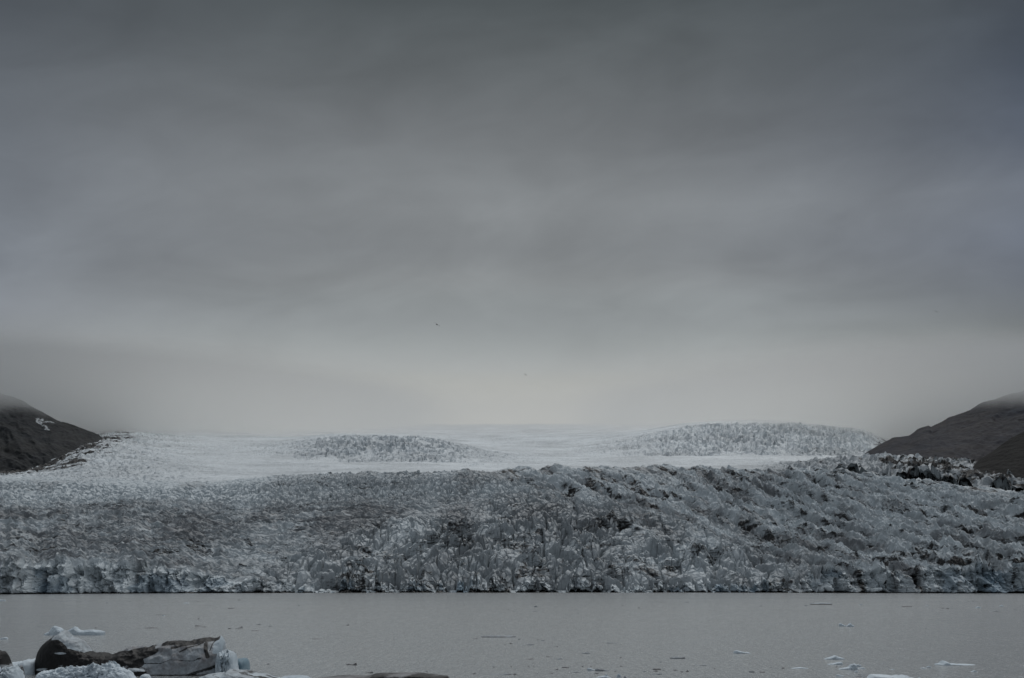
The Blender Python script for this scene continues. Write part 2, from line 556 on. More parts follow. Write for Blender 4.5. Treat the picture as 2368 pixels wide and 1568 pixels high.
H[NW] = np.maximum(H[NW], 1.5 - Hc)
Z2 = Zg + H * (Sg > 0)
# continuous lip between wall and top: share the first top row's displacement, scaled by height
i0 = NW
lip = H[i0]
Z2[:NW] = -1.5 + (Hc + lip + 1.5)[None, :] * tw[:, None]
# cliff wall relief: blocks and buttresses standing out of the face, waterline notch
wx, wz = Xg[:NW], Z2[:NW] * 1.0
bb, rb = blocks(wx + 3 * per2(wz / 5, wx / 9, 130), wz * 0.8 + wx * 0.12 + 2 * per2(wx / 6, wz / 6, 131), 9.5, 8, 1.7, 0.1, 1.0, 0.6)
bc, rc = blocks(wx, wz * 0.9 - wx * 0.2, 3.6, 11, 1.5, 0.0, 1.0, 0.6)
wjx = wx + 1.6 * fbm2(wx / 5, wz / 5, 3, 136) + 0.3 * wz
wjz = wz + 1.6 * fbm2(wx / 5, wz / 5, 3, 137)
q1_, qg1, re_ = plates(wjx, wjz, 12.0, 13.0, 41, 1.6, 0.4, 0.04)
q2_, qg2, re2_ = plates(wjx + 3, wjz * 0.8, 4.4, 4.6, 42, 1.4, 0.3, 0.05)
heap = (1 - sst(2.0, 9.0, wz + 5 * per2(wx / 17, wz * 0, 139))) * sst(0.0, 0.7, per2(wx / 40, wz * 0, 140) + 0.25)
rel = q1_ * 4.0 - qg1 * 1.6 + q2_ * 1.5 - qg2 * 0.3 + 1.1 * nrm(rid2(wjx / 9, wjz / 9, 3, 135, 0.6)) + 1.6 * nrm(rid2(wx / 19 + wz / 60, wz / 40, 2, 133)) + 0.25 * nrm(fbm2(wx / 1.6, wz / 1.6, 3, 134))
rel = rel + heap * (5.0 + 2.2 * bc + 1.5 * np.clip(bb, -0.5, 1))
fz = tw[:, None]
Y2 = Yg.copy()
notch = 2.5 * (1 - sst(0.6, 1.6, Zg[:NW]))
Y2[:NW] = Yg[:NW] - rel * (1 - sst(0.8, 1.0, fz)) - 4.0 * (1 - fz) ** 2 + notch
# talus of broken ice at the foot on some stretches
# overhanging displaced top rows join
P = np.stack([Xg, Y2, Z2], -1)

# ice colours: ash film, bands of volcanic debris, ridge light and shade painted in
ashn = fbm2(Wx / 60, Wy / 90, 4, 140)
strata = rid2(st / 6.5, st2 / 60, 2, 145, 0.5)
ash = 0.45 + 0.15 * nrm(ashn) + 0.25 * (v1 - 0.5)
ash -= 0.42 * w_ridge * np.exp(-((F1_ - 0.50) / 0.13) ** 2)  # sky-lit crest highlight painted in as cleaner ice
ash += 0.16 * w_ridge * np.exp(-((F1_ - 0.18) / 0.15) ** 2)  # shade of the near flanks painted in as extra ash
ash += 0.16 * w_streak * nrm(fbm2(Wx / 110, Wy / 5, 4, 161, 0.6)) + 0.20 * w_ridge * nrm(fbm2(cb / 5, ca / 60, 3, 162, 0.6))
ash += 0.15 * w_streak * L2 - 0.42 * w_lump + 0.10 * w_streak - 0.12 * w_top
ash -= 0.35 * Wg * (0.7 + 0.6 * rb.mean())
ash -= 0.25 * (D < 600) * (1 - sst(0, 0.05, Sg))
bnr = nrm(fbm2(cb / 7, ca / 30, 4, 150, 0.7))
bns = nrm(fbm2(Wx / 6, Wy / 12, 4, 151, 0.7))
bnl = nrm(fbm2(Wx / 14, Wy / 5, 4, 152, 0.7))
bn = bnr * w_ridge + (1 - w_ridge) * (bns * (1 - w_streak) + bnl * w_streak)
big = nrm(fbm2(Xg / 70, Yg / 60, 3, 157))
bn = bn + 0.6 * big + w_ridge * (0.45 * nrm(R3) - 0.35 * nrm(R2))
mid = nrm(fbm2(cb / 30, ca / 110, 3, 158)) * w_ridge + nrm(fbm2(Wx / 34, Wy / 30, 3, 159)) * (1 - w_ridge)
soot = np.clip(0.42 + 0.10 * big + (0.16 - 0.08 * w_ridge) * mid, 0.0, 0.85) * np.clip(1.0 * w_ridge + 1.0 * w_spire + 0.85 * w_streak + 0.8 * w_top + 0.45 * w_lump, 0, 1)
soot += 0.05 * (w_ridge + w_spire) + 0.20 * w_ridge * np.exp(-((F1_ - 0.20) / 0.16) ** 2) * np.clip(0.6 + bnr, 0, 2) - 0.22 * w_ridge * np.exp(-((F1_ - 0.52) / 0.12) ** 2)  # besides debris: flank shade painted darker, crest highlight painted lighter
soot += 0.14 * w_ridge * bnr + 0.12 * w_streak * nrm(fbm2(Wx / 30, Wy / 3.5, 4, 160, 0.6)) + 0.06 * w_spire * bns
soot *= 1 - 0.5 * (1 - sst(350, 640, D)) * (1 - sst(0.0, 0.06, Sg))
# black ash beds cropping out along the right-hand cliff top, and dirty cracks low in the face
lineZ = rowz(kn(Ug, [(1850, 1296), (1950, 1284), (2060, 1290), (2150, 1299), (2250, 1294), (2367, 1286), (2800, 1280)]), Yf[None, :])
bandR = np.exp(-((Z2 - lineZ) / (2.0 + 3.5 * sst(2050, 2300, D))) ** 2) * sst(1850, 2000, D + 60 * fbm2(Xg / 20, Zg / 6, 2, 152)) * (Sg < 0.06)
soot = np.maximum(soot, 1.5 * bandR * np.clip(0.45 + 0.45 * nrm(fbm2(Xg / 12, Zg / 5, 3, 153)), 0, 1.2))
wallsoot = np.zeros(Yg.shape, np.float32)
wallsoot[:NW] = sst(0.6, 1.8, nrm(fbm2(wx / 4.5, wz / 13, 4, 155, 0.6))) * (0.75 * sst(350, 640, D[:NW]) * (1 - 0.4 * sst(1500, 1900, D[:NW])) + 0.15)

soot = np.maximum(soot, 2.0 * (Zg < 0.7))  # black line along the waterline notch
blue = np.zeros(Yg.shape, np.float32)
blue[:NW] = 0.45 * sst(0.72, 0.9, rb) * sst(0.05, 0.3, 1 - fz)
for cx, wd, hh in ((2290, 38, 17), (1068, 22, 9), (1660, 14, 7), (1740, 12, 6), (110, 20, 9)):
    blue[:NW] = np.maximum(blue[:NW], 0.75 * np.exp(-((D[:NW] - cx) / wd) ** 2) * (1 - sst(hh * 0.7, hh * 1.2, wz)))
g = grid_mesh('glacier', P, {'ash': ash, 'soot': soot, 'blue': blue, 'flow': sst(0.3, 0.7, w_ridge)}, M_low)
tag(g, 'grey crevassed glacier tongue with ash-streaked seracs ending in an ice cliff at the lagoon', 'glacier', kind='structure')
del Wx, Wy, H, Z2, P, b1, b2, b3, b4, R1, R2, R3, L1, L2

# ------------------------------------------------------------------ upper icefield behind the crest
NR, NC2 = 620, 1900
u = np.linspace(-190, 1214, NC2)
Ys = 1850 * (9000 / 1850.0) ** np.linspace(0, 1, NR)
Ug, Yg = np.meshgrid(u, Ys)
Dg = Ug / DX
key_d = [1850, 2150, 2500, 3000, 3500, 4000, 4700, 6000, 9000]
KX = [-440, 70, 205, 350, 600, 850, 1100, 1400, 1600, 1800, 1950, 2100, 2367, 2800]
KY = [
    [1130, 1130, 1130, 1130, 1130, 1120, 1110, 1108, 1108, 1108, 1100, 1100, 1120, 1140],
    [1112, 1112, 1112, 1116, 1114, 1104, 1094, 1092, 1092, 1088, 1072, 1070, 1100, 1120],
    [1112, 1098, 1080, 1092, 1098, 1086, 1081, 1080, 1078, 1078, 1064, 1062, 1085, 1100],
    [1112, 1091, 1036, 1050, 1062, 1070, 1076, 1070, 1066, 1066, 1070, 1066, 1070, 1080],
    [1108, 1087, 1012, 1026, 1042, 1066, 1070, 1056, 1056, 1054, 1058, 1060, 1060, 1060],
    [1095, 1075, 1000, 1006, 1022, 1040, 1046, 1034, 1016, 1010, 1020, 1040, 1040, 1040],
    [1060, 1050, 985, 984, 1000, 1008, 1012, 1008, 990, 988, 1004, 1020, 1020, 1020],
    [935, 935, 940, 965, 985, 993, 993, 992, 978, 978, 996, 1010, 1010, 1010],
    [920, 920, 930, 955, 975, 980, 982, 980, 966, 968, 990, 1005, 1005, 1005]]
KZ = np.array([[float(np.interp(x, KX, r)) for x in u / DX] for r in KY])       # by key depth
ld = np.log(np.array(key_d))
YD = np.zeros(Ug.shape)
for c in range(NC2):
    YD[:, c] = np.interp(np.log(Ys), ld, KZ[:, c])
# smooth the piecewise surface
for _ in range(2):
    k = np.ones(25) / 25
    pad = np.pad(YD, ((12, 12), (0, 0)), mode='edge')
    YD = np.apply_along_axis(lambda a: np.convolve(a, k, 'valid'), 0, pad)
    k2 = np.ones(61) / 61
    pad = np.pad(YD, ((0, 0), (30, 30)), mode='edge')
    YD = np.apply_along_axis(lambda a: np.convolve(a, k2, 'valid'), 1, pad)
Zg = rowz(YD, Yg)
Xg = (Ug - 512) / F * Yg
# the two icefalls: steps in the bed
f1 = np.exp(-((Dg - 860) / 200) ** 2 * 0.9)
f1 = np.where(Dg > 860, np.exp(-((Dg - 860) / 260) ** 2), np.exp(-((Dg - 860) / 190) ** 2))
f1 = 1.16 * f1 / (1 + 0.16 * f1 ** 3) * 0.93
yr = np.clip((Yg - 3080) / 480, 0, 1)
prof1 = sst(0, 1, yr) * (1 - sst(3650, 4600, Yg))
Zg += f1 * prof1 * 58
f2 = sst(1230, 1720, Dg) * (1 - sst(1980, 2080, Dg))
prof2 = sst(3500, 3950, Yg) * (1 - 0.65 * sst(4200, 6000, Yg))
Zg += f2 * prof2 * 34 * (1 - 0.8 * sst(4300, 5400, Yg))
Wx = Xg + 25 * fbm2(Xg / 90, Yg / 90, 2, 200)
Wy = Yg + 25 * fbm2(Xg / 90, Yg / 90, 2, 201)
P1, G1, V1 = plates(Wx + 5 * fbm2(Xg / 14, Yg / 18, 3, 202), Wy * 0.8 + 5 * fbm2(Xg / 14, Yg / 18, 3, 203), 17.0, 15.0, 51, 0.8, 1.0, 0.18)
c1, q1 = blocks(Wx, Wy * 0.9, 23, 12, 2.4, 0.1, 1.0, 0.65)
c2, q2 = blocks(Wx, Wy, 15, 13, 2.8, 0.0, 1.0)
Yn = Yg + 110 * nrm(fbm2(Xg / 60, Yg / 200, 3, 207)) * 0.6
m1 = f1 * sst(3000, 3300, Yn) * (1 - sst(3560, 3800, Yg))
m2 = f2 * sst(3300, 3700, Yn) * (1 - sst(4000, 4300, Yg))
m3 = (1 - sst(250, 560, Dg)) * 0.7
m4 = sst(1700, 1900, Dg) * (1 - sst(2600, 2900, Yg))
Hh = np.clip(m1, 0, 1) * (P1 * 6.5 - G1 * 7 + c2 * 2.5 + 2)
Hh += np.clip(m2, 0, 1) * (P1 * 6 - G1 * 6 + c2 * 2.5 + 3 + 2.5 * nrm(rid2(Xg / 40, Yg / 300, 3, 206)) - 3)
Hh += m3 * (P1 * 5 - G1 * 4 + np.clip(c2, -0.3, 1) * 4) + m4 * (P1 * 6 - G1 * 5 + np.clip(c2, -0.3, 1) * 4 + 4 * nrm(rid2((Xg + Yg * 0.5) / 60, Yg / 200, 3, 208)) - 3)
wv = rid2((Xg * 0.25 + Yg) / 30, (Xg - Yg * 0.25) / 260, 4, 210, 0.6)
Hh += 1.8 * wv + 2.2 * fbm2(Xg / 25, Yg / 18, 4, 214, 0.65) + 9 * fbm2(Xg / 300, Yg / 200, 2, 216)
Zg = Zg + Hh
P = np.stack([Xg, Yg, Zg], -1)
ash = 0.34 + 0.14 * nrm(fbm2(Xg / 180, Yg / 110, 4, 220)) + 0.10 * nrm(wv) - 0.12 * m2
ash += 0.55 * (1 - sst(2250, 2700, Yg)) * sst(1500, 1800, Dg)
# black moraine beds where the ice meets the valley sides
lf = 1 - sst(-110, 150, Dg - (100 + (1090 - YD) * 1.6) + 38 * nrm(fbm2(Xg / 50, Yg / 50, 4, 224)))
rf = sst(1990, 2090, Dg + 60 * fbm2(Xg / 60, Yg / 60, 3, 225))
soot = 1.5 * lf * sst(2400, 2700, Yg) * (1 - sst(4300, 4700, Yg)) + 1.3 * rf * (Yg > 2700) + rf * 1.1 * (fbm2(Xg / 30, Yg / 30, 4, 226) * 1.4 + 0.5) * (Yg < 2700)
soot += 0.32 * np.clip(0.7 + 0.5 * nrm(fbm2(Xg / 90, Yg / 80, 3, 228, 0.6)), 0, 2) * (m1 * 0.7 + m2 * 0.8 + m3 + m4 * 1.8)
ug = grid_mesh('icefield', P, {'ash': ash, 'soot': soot, 'blue': 0.18 * np.clip(m1, 0, 1) * q1}, M_up)
tag(ug, 'pale upper icefield with two icefalls rising behind the grey tongue into cloud', 'icefield', kind='structure')
del P, Wx, Wy, Hh


# ------------------------------------------------------------------ valley sides
def slope(name, sky_pts, foot_pts, y_foot, y_top, mat, label, u0, u1, seed, gully=1.0, slant=0.6, back=600, snowf=None, cat='hillside'):
    nc, nr = 420, 220
    u = np.linspace(u0, u1, nc)
    ysk = kn(u, sky_pts)
    yft = kn(u, foot_pts)
    v = np.linspace(0, 1, nr)[:, None]
    yf_ = np.broadcast_to(np.asarray(y_foot(u) if callable(y_foot) else y_foot, float), u.shape)
    yt_ = np.broadcast_to(np.asarray(y_top(u) if callable(y_top) else y_top, float), u.shape)
    Yg = yf_[None] + (yt_ - yf_)[None] * v
    Zf, Zt = rowz(yft, yf_), rowz(ysk, yt_)
    Zg = Zf[None] + (Zt - Zf)[None] * v ** 0.9
    Ug = np.broadcast_to(u, Yg.shape)
    Xg = (Ug - 512) / F * Yg
    sa, sb = Zg - slant * Xg + 25 * fbm2(Xg / 120, Zg / 90, 3, seed + 20), Xg + slant * Zg
    g1 = rid2(sa / 85, sb / 420, 4, seed, 0.55)
    g2 = fbm2(Xg / 60, Zg / 50, 5, seed + 5, 0.6)
    fade = sst(0, 0.1, v)
    g3 = rid2(sa / 28, sb / 130, 4, seed + 9, 0.6)
    n = (g1 * 20 + g2 * 12 + g3 * 9) * gully * fade * np.clip((yft - ysk) / 45.0, 0.03, 1)[None]
    Yd = Yg - n * 0.8
    Zd = Zg + n * 0.5 * (1 - 0.4 * sst(0.85, 1, v))
    # back of the hill
    vb = np.linspace(0, 1, 20)[1:, None]
    Yb = Yd[-1][None] + back * vb
    Zb = Zd[-1][None] - (Zt * 0.9)[None] * vb ** 1.3
    Xb = np.broadcast_to(Xg[-1], Yb.shape)
    P = np.stack([np.vstack([Xg, Xb]), np.vstack([Yd, Yb]), np.vstack([Zd, Zb])], -1)
    sn = np.zeros(P.shape[:2]) - 0.5
    if snowf is not None:
        sn[:nr] = snowf(Ug / DX, (HZ - (Zd - CAMH) / Yd * F) / DX)
    o = grid_mesh(name, P, {'snow': sn}, mat, smooth=True)
    tag(o, label, cat, kind='structure')
    return o


def snow_left(D, Yd):
    wob = 3.5 * nrm(fbm2(D / 12, Yd / 12, 2, 301))
    a = np.exp(-((D + wob - (90 + (Yd - 968) * 0.95)) / 8) ** 2) * sst(962, 970, Yd) * (1 - sst(992, 1003, Yd))
    b = np.exp(-((Yd + wob * 0.3 - 976) / 2.5) ** 2) * sst(92, 105, D) * (1 - sst(125, 140, D))
    return np.maximum(a, b * 0.9) * 0.85


slope('hillside_left', [(-500, 780), (-200, 860), (0, 912), (55, 930), (90, 952), (130, 972), (180, 990), (232, 1010), (260, 1040), (300, 1112)],
      [(-500, 1125), (0, 1120), (300, 1116)], 3020, lambda u: 3560 + 0 * u, M_hillL,
      'dark scree hillside rising into cloud at the left of the glacier', -200, 300 * DX, 300, 0.9, -0.7, snowf=snow_left)
slope('mountain_right', [(1960, 1075), (2000, 1050), (2040, 1028), (2060, 1018), (2100, 1010), (2118, 996), (2145, 985), (2152, 988), (2185, 972), (2190, 967), (2240, 950), (2262, 935), (2300, 925), (2367, 906), (2500, 850), (2850, 760)],
      [(1960, 1085), (2100, 1090), (2300, 1100), (2800, 1120)], 2700, 3450, M_hillR,
      'brown and slate mountain slope fading into cloud at the right', 1960 * DX, 1240, 320, 0.75, 0.5, cat='mountain')
slope('moraine_hill', [(2190, 1160), (2238, 1118), (2246, 1078), (2290, 1048), (2330, 1020), (2367, 1000), (2500, 940), (2850, 860)],
      [(2190, 1170), (2367, 1180), (2850, 1240)], 1900, 2350, M_black,
      'black moraine slope at the right edge in front of the brown mountain', 2190 * DX, 1240, 340, 0.8, 0.5, cat='moraine')

# ------------------------------------------------------------------ water
mw = bpy.data.materials.new('lagoon_water')
mw.use_nodes = True
N = NT(mw.node_tree)
pos = N.n('ShaderNodeNewGeometry').outputs['Position']
silt = N.n('ShaderNodeBsdfDiffuse')
silt.inputs['Color'].default_value = (0.27, 0.28, 0.28, 1)
glo = N.n('ShaderNodeBsdfGlossy')
glo.inputs['Color'].default_value = (0.97, 0.98, 0.98, 1)
glo.inputs['Roughness'].default_value = 0.165
b = N.n('ShaderNodeMixShader')
ripp = N.noise(N.mapv(pos, (1, 0.30, 1), (0, 0, 0.1)), 1.9, 3, 0.75, 0.15)
ripp2 = N.noise(N.mapv(pos, (1, 0.12, 1), (0, 0, -0.1)), 0.55, 3, 0.7, 0.1)
wind = N.noise(N.mapv(pos, (0.3, 1, 1)), 0.012, 3, 0.55, 0.5)
rf_ = N.m('ADD', N.m('MULTIPLY', N.m('SUBTRACT', ripp, 0.5), 2.1), N.m('MULTIPLY', N.m('SUBTRACT', ripp2, 0.5), 0.5))
rf_ = N.m('ADD', rf_, N.m('MULTIPLY', N.m('SUBTRACT', wind, 0.5), 0.5))
N.l(N.m('ADD', 0.80, rf_, clamp=True), b.inputs[0])
N.l(silt.outputs[0], b.inputs[1])
N.l(glo.outputs[0], b.inputs[2])
h1 = N.noise(N.mapv(pos, (1, 0.33, 1), (0, 0, 0.12)), 2.0, 4, 0.72, 0.15)
h2 = N.noise(N.mapv(pos, (1, 0.5, 1)), 0.22, 3, 0.5, 0.2)
calm = N.noise(N.mapv(pos, (0.25, 1, 1)), 0.012, 3, 0.5)
pat = N.noise(N.mapv(pos, (1.6, 0.10, 1)), 1.0, 3, 0.7)
pat = N.m('MULTIPLY', N.m('SUBTRACT', pat, 0.3), 3.0, clamp=True)
hh = N.m('ADD', N.m('MULTIPLY', h1, 0.7), N.m('MULTIPLY', h2, 0.9))
hh = N.m('MULTIPLY', hh, N.m('MULTIPLY', N.m('ADD', 0.55, N.m('MULTIPLY', calm, 0.9)), N.m('ADD', 0.3, N.m('MULTIPLY', pat, 1.2))))
bp = N.n('ShaderNodeBump')
bp.inputs['Strength'].default_value = 0.42
bp.inputs['Distance'].default_value = 1.0
N.l(hh, bp.inputs['Height'])
N.l(bp.outputs[0], glo.inputs['Normal'])
N.l(bp.outputs[0], silt.inputs['Normal'])
N.l(b.outputs[0], N.n('ShaderNodeOutputMaterial').inputs[0])
gx, gy = np.meshgrid(np.linspace(-9000, 9000, 13), np.linspace(-1500, 9500, 12))
wo = grid_mesh('water', np.stack([gx, gy, gx * 0], -1), {}, mw)
tag(wo, 'rippled grey glacial lagoon water', 'water', kind='structure')


# ------------------------------------------------------------------ ice in the water
def wpt(px, py, Y):
    """photo pixel (4096 wide) to metres at depth Y"""
    return ((px / 4 - 512) / F * Y, CAMH + (HZ - py / 4) / F * Y)


def loft(name, prof, Y, b, mat, seed, paint=None, rough=0.25, res=None, front=1.0, parent=None, fine=0.35, facet=0.0, bfun=None, q=0.6, nth=None, lean=0.0):
    """A closed lump of ice: silhouette prof [(photo x, photo y)] at depth Y, half depth b (m), 3-D noise on its skin."""
    pts = [wpt(x, y, Y) for x, y in prof]
    X = np.array([p[0] for p in pts])
    Zt = np.array([p[1] for p in pts])
    Wd = X[-1] - X[0]
    n = res or int(max(18, min(420, Wd / 0.05)))
    xs = np.linspace(X[0], X[-1], n)
    ht = np.interp(xs, X, Zt)
    ht = np.maximum(ht, 0.02)
    k = nth or int(max(14, min(150, n * 0.5)))
    vz = np.linspace(0, 1, k // 2 + 1)
    up = np.arcsin(np.clip(vz * 0.93, 0, 1) ** (1 / q)) * (1 - vz) + vz * (vz ** 0.9) * math.pi / 2
    th = np.concatenate([[-0.12], up, (math.pi - up[::-1])[1:], [math.pi + 0.12]])[:, None]
    e = np.clip(np.minimum(xs - xs[0], xs[-1] - xs), 0, None) / max(1e-6, min(b, Wd * 0.35))
    bb = b * np.sqrt(np.clip(1 - (1 - np.clip(e, 0, 1)) ** 2, 0.0004, 1))
    if bfun is not None:
        bb = bb * bfun(xs)
    c, s = np.cos(th), np.sin(th)
    yy = Y - np.sign(c) * np.abs(c) ** 0.8 * bb[None] * np.where(c > 0, front, 1.0) + lean * np.clip(s, 0, 1) * ht[None]
    zz = np.sign(s) * np.abs(s) ** q * ht[None]
    zz = np.where(s < 0, -0.35, zz)
    xx = np.broadcast_to(xs, yy.shape).copy()
    sc = 1.0 / max(0.25, min(2.2, Wd / 6))
    d = fbm3(xx * sc, yy * sc, zz * sc, 4, seed, 0.55)
    d2 = fbm3(xx * sc * 4 + 9, yy * sc * 4, zz * sc * 4, 3, seed + 3, 0.6)
    dp = d
    if facet:
        d = d + facet * (1 - 2 * np.abs(per3(xx * sc * 1.7, yy * sc * 1.7, zz * sc * 1.7, seed + 9)))
    A = rough * (d + fine * d2)
    ed = np.clip(e, 0, 1)[None]
    yy = yy - A * np.abs(c) * 1.2 * ed
    zz = zz + A * np.clip(s, 0, 1) * ed * np.clip(ht[None] / 1.0, 0.15, 1)
    xx = xx + 0.8 * rough * fine * fbm3(xx * sc * 4 + 50, yy * sc * 4, zz * sc * 4, 2, seed + 6) * ed
    P = np.stack([xx, yy, zz], -1)
    at = {'ash': 0.3 + 0.6 * d, 'soot': np.zeros(xx.shape), 'blue': np.zeros(xx.shape)}
    if paint:
        # back to photo pixels of this lump's own plane: markings fixed to the ice
        px = (xx / Y * F + 512) * 4
        py = (HZ - (zz - CAMH) / Y * F) * 4
        paint(at, px, py, xx, yy, zz, dp, s)
    # seal the ends
    o = grid_mesh(name, P, at, mat, smooth=True)
    if parent:
        o.parent = parent
        o.matrix_parent_inverse = parent.matrix_world.inverted()
    return o


def empty(name, x, y):
    e = bpy.data.objects.new(name, None)
    e.location = (x, y, 0)
    COL.objects.link(e)
    e.empty_display_size = 0.5
    bpy.context.view_layer.update()
    return e


def blob(px, py, cx, cy, rx, ry, ang=0.0, soft=0.5):
    c, s = math.cos(ang), math.sin(ang)
    dx, dy = px - cx, py - cy
    a = (dx * c + dy * s) / rx
    b_ = (-dx * s + dy * c) / ry
    return 1 - sst(1 - soft, 1 + soft, np.sqrt(a * a + b_ * b_))


def stroke(px, py, pts, wid):
    out = np.zeros(px.shape)
    for (x0, y0), (x1, y1) in zip(pts[:-1], pts[1:]):
        L2 = (x1 - x0) ** 2 + (y1 - y0) ** 2
        t_ = np.clip(((px - x0) * (x1 - x0) + (py - y0) * (y1 - y0)) / L2, 0, 1)
        dd = np.hypot(px - x0 - t_ * (x1 - x0), py - y0 - t_ * (y1 - y0))
        out = np.maximum(out, 1 - sst(wid * 0.5, wid * 1.4, dd))
    return out


# --- the big ash-covered iceberg
berg = empty('iceberg', *(-40.0, 150.0))
tag(berg, 'largest iceberg: black ash-covered mound with pale cap joined to a long grey tilted ridge', 'iceberg')


def paint_mound(at, px, py, x, y, z, d, s):
    wv = 9 * d
    lim = np.interp(px, [225, 262, 300, 355, 400], [2553, 2556, 2592, 2608, 2560])
    clean = sst(-5, 5, lim + wv - py) * sst(222, 236, px)
    clean = np.maximum(clean, blob(px, py, 275, 2608, 24, 4.5, 0) * 0.9)
    clean = np.maximum(clean, stroke(px, py, [(258, 2555), (262, 2585)], 1) * 0)
    clean = np.maximum(clean, blob(px, py, 196, 2672, 34, 6, -0.12) * 0.75)
    clean = np.maximum(clean, blob(px, py, 282, 2655, 16, 2.5, 0.15) * 0.7)
    at['soot'][:] = 1.1 * (1 - clean)
    at['ash'][:] = 0.35 + 0.6 * d


mound_prof = [(142, 2690), (144, 2652), (150, 2632), (156, 2622), (165, 2596), (180, 2575), (199, 2560), (217, 2552), (229, 2543), (241, 2537), (251, 2528),
              (258, 2526), (265, 2528), (272, 2537), (284, 2548), (305, 2553), (324, 2564), (338, 2582), (352, 2600), (366, 2611), (425, 2613), (470, 2640), (500, 2690)]
loft('ash_mound', mound_prof, 151.0, 3.0, M_berg, 11, paint_mound, 0.35, parent=berg, q=0.5)


def paint_ridge(at, px, py, x, y, z, d, s):
    wv = 8 * d
    pyw, pxw = py + wv, px + wv
    so_ = 1.15 * blob(pxw, pyw, 445, 2638, 110, 30, 0.0)
    so_ = np.maximum(so_, stroke(pxw, pyw, [(430, 2625), (500, 2618), (560, 2608), (610, 2594)], 15))
    so_ = np.maximum(so_, 1.2 * blob(pxw, pyw, 560, 2640, 34, 28, 0.4))
    so_ = np.maximum(so_, 0.9 * blob(pxw, pyw, 600, 2612, 52, 15, -0.3))
    so_ = np.maximum(so_, stroke(pxw, pyw, [(655, 2576), (705, 2572), (760, 2571), (805, 2563), (865, 2552)], 9.5))
    so_ = np.maximum(so_, 0.8 * stroke(pxw, pyw, [(700, 2590), (760, 2580), (815, 2565), (862, 2553)], 5))
    so_ = np.maximum(so_, 0.7 * stroke(pxw, pyw, [(735, 2605), (785, 2585), (820, 2570)], 4))
    so_ = np.maximum(so_, 1.1 * stroke(px, py, [(829, 2575), (836, 2600), (846, 2622)], 7.5))  # slot-like crack drawn as a black stroke
    so_ = np.maximum(so_, 0.9 * stroke(px, pyw * 0.3 + py * 0.7, [(874, 2549), (856, 2570), (850, 2600)], 2.2))
    so_ = np.maximum(so_, 0.75 * stroke(px, py + wv * 0.4, [(600, 2648), (665, 2648), (700, 2634), (745, 2637), (790, 2640), (820, 2628)], 2.0))  # crack line across the face drawn as a dark stroke
    so_ = np.maximum(so_, 0.6 * blob(px, py, 815, 2630, 14, 5, -0.2))
    so_ = np.maximum(so_, 0.6 * stroke(pxw, py, [(500, 2680), (560, 2655), (620, 2672)], 2.5))
    so_ = np.maximum(so_, 0.62 * stroke(pxw, py, [(765, 2700), (800, 2685), (860, 2668), (885, 2655)], 8))
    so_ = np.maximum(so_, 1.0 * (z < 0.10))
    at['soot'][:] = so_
    a = 0.75 + 0.7 * d
    face = sst(858, 864, px) * (py < 2612)
    a -= 0.75 * face
    a -= 0.35 * blob(px, py, 790, 2615, 34, 30, 0)
    a -= 0.5 * sst(880, 905, px + (py - 2640) * 0.8)
    at['ash'][:] = a
    at['blue'][:] = 0.25 * face


ridge_prof = [(395, 2700), (405, 2655), (425, 2620), (449, 2622), (463, 2619), (485, 2607), (520, 2599), (560, 2593), (594, 2588), (651, 2578), (690, 2570), (703, 2567), (725, 2570),
              (760, 2566), (807, 2560), (855, 2555), (868, 2549), (874, 2547), (879, 2551), (885, 2561), (890, 2572), (891.5, 2582), (891, 2610), (896, 2650), (902, 2700)]
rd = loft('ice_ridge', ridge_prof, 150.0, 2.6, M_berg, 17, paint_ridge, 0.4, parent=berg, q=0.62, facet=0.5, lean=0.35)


def paint_block(at, px, py, x, y, z, d, s):
    at['ash'][:] = 0.15 + 0.7 * d
    at['blue'][:] = 0.22 * blob(px, py, 915, 2640, 30, 20) + 0.1


loft('crumbly_block', [(866, 2700), (868, 2650), (872, 2622), (880, 2612), (905, 2611), (935, 2613), (939, 2625), (941, 2640), (947, 2668), (952, 2700)], 149.2, 2.2, M_white, 23,
     paint_block, 0.5, parent=berg, q=0.45, facet=0.5, fine=0.9)
loft('ledge', [(505, 2702), (515, 2674), (540, 2672), (575, 2678), (587, 2686), (589, 2702)], 147.3, 0.7, M_berg, 29,
     lambda at, px, py, x, y, z, d, s: at['soot'].__setitem__(slice(None), 0.75 * (py > 2684)), 0.15, parent=berg, q=0.35)


def single(name, label, cat, prof, Y, b, mat, seed, paint=None, group=None, **kw):
    o = loft(name, prof, Y, b, mat, seed, paint, **kw)
    tag(o, label, cat, group)
    return o


def P_(ash=None, blue=None, soot=None):
    def f(at, px, py, x, y, z, d, s):
        if ash is not None:
            at['ash'][:] = ash + 0.7 * d
        if blue is not None:
            at['blue'][:] = blue
        if soot is not None:
            at['soot'][:] = soot(px, py, d, z) if callable(soot) else soot
    return f


single('iceberg', 'rounded teal ice boulder behind the right end of the largest iceberg', 'iceberg',
       [(936, 2690), (941, 2642), (948, 2634), (956, 2636), (964, 2634), (973, 2632), (984, 2634), (992, 2644), (996, 2662), (994, 2672), (996, 2690)], 152.8, 2.0, M_white, 31,
       P_(0.9, 0.85), q=0.4, rough=0.18)
A_prof = [(176, 2542), (181, 2534), (198, 2527), (206, 2523), (206, 2518), (213, 2508), (222, 2505), (235, 2508), (248, 2517), (252, 2524), (250, 2528), (262, 2530), (270, 2526), (276, 2520),
          (290, 2514), (304, 2506), (312, 2515), (322, 2520), (335, 2522), (360, 2519), (400, 2521), (418, 2526), (422, 2532), (420, 2540)]
single('iceberg', 'pale blue two-humped floating ice seen just above the black mound', 'iceberg', A_prof, 14220 / (2541 / 4 - 579) + 1.5, 1.6, M_white, 37, P_(0.15, 0.12), q=0.5, rough=0.3)
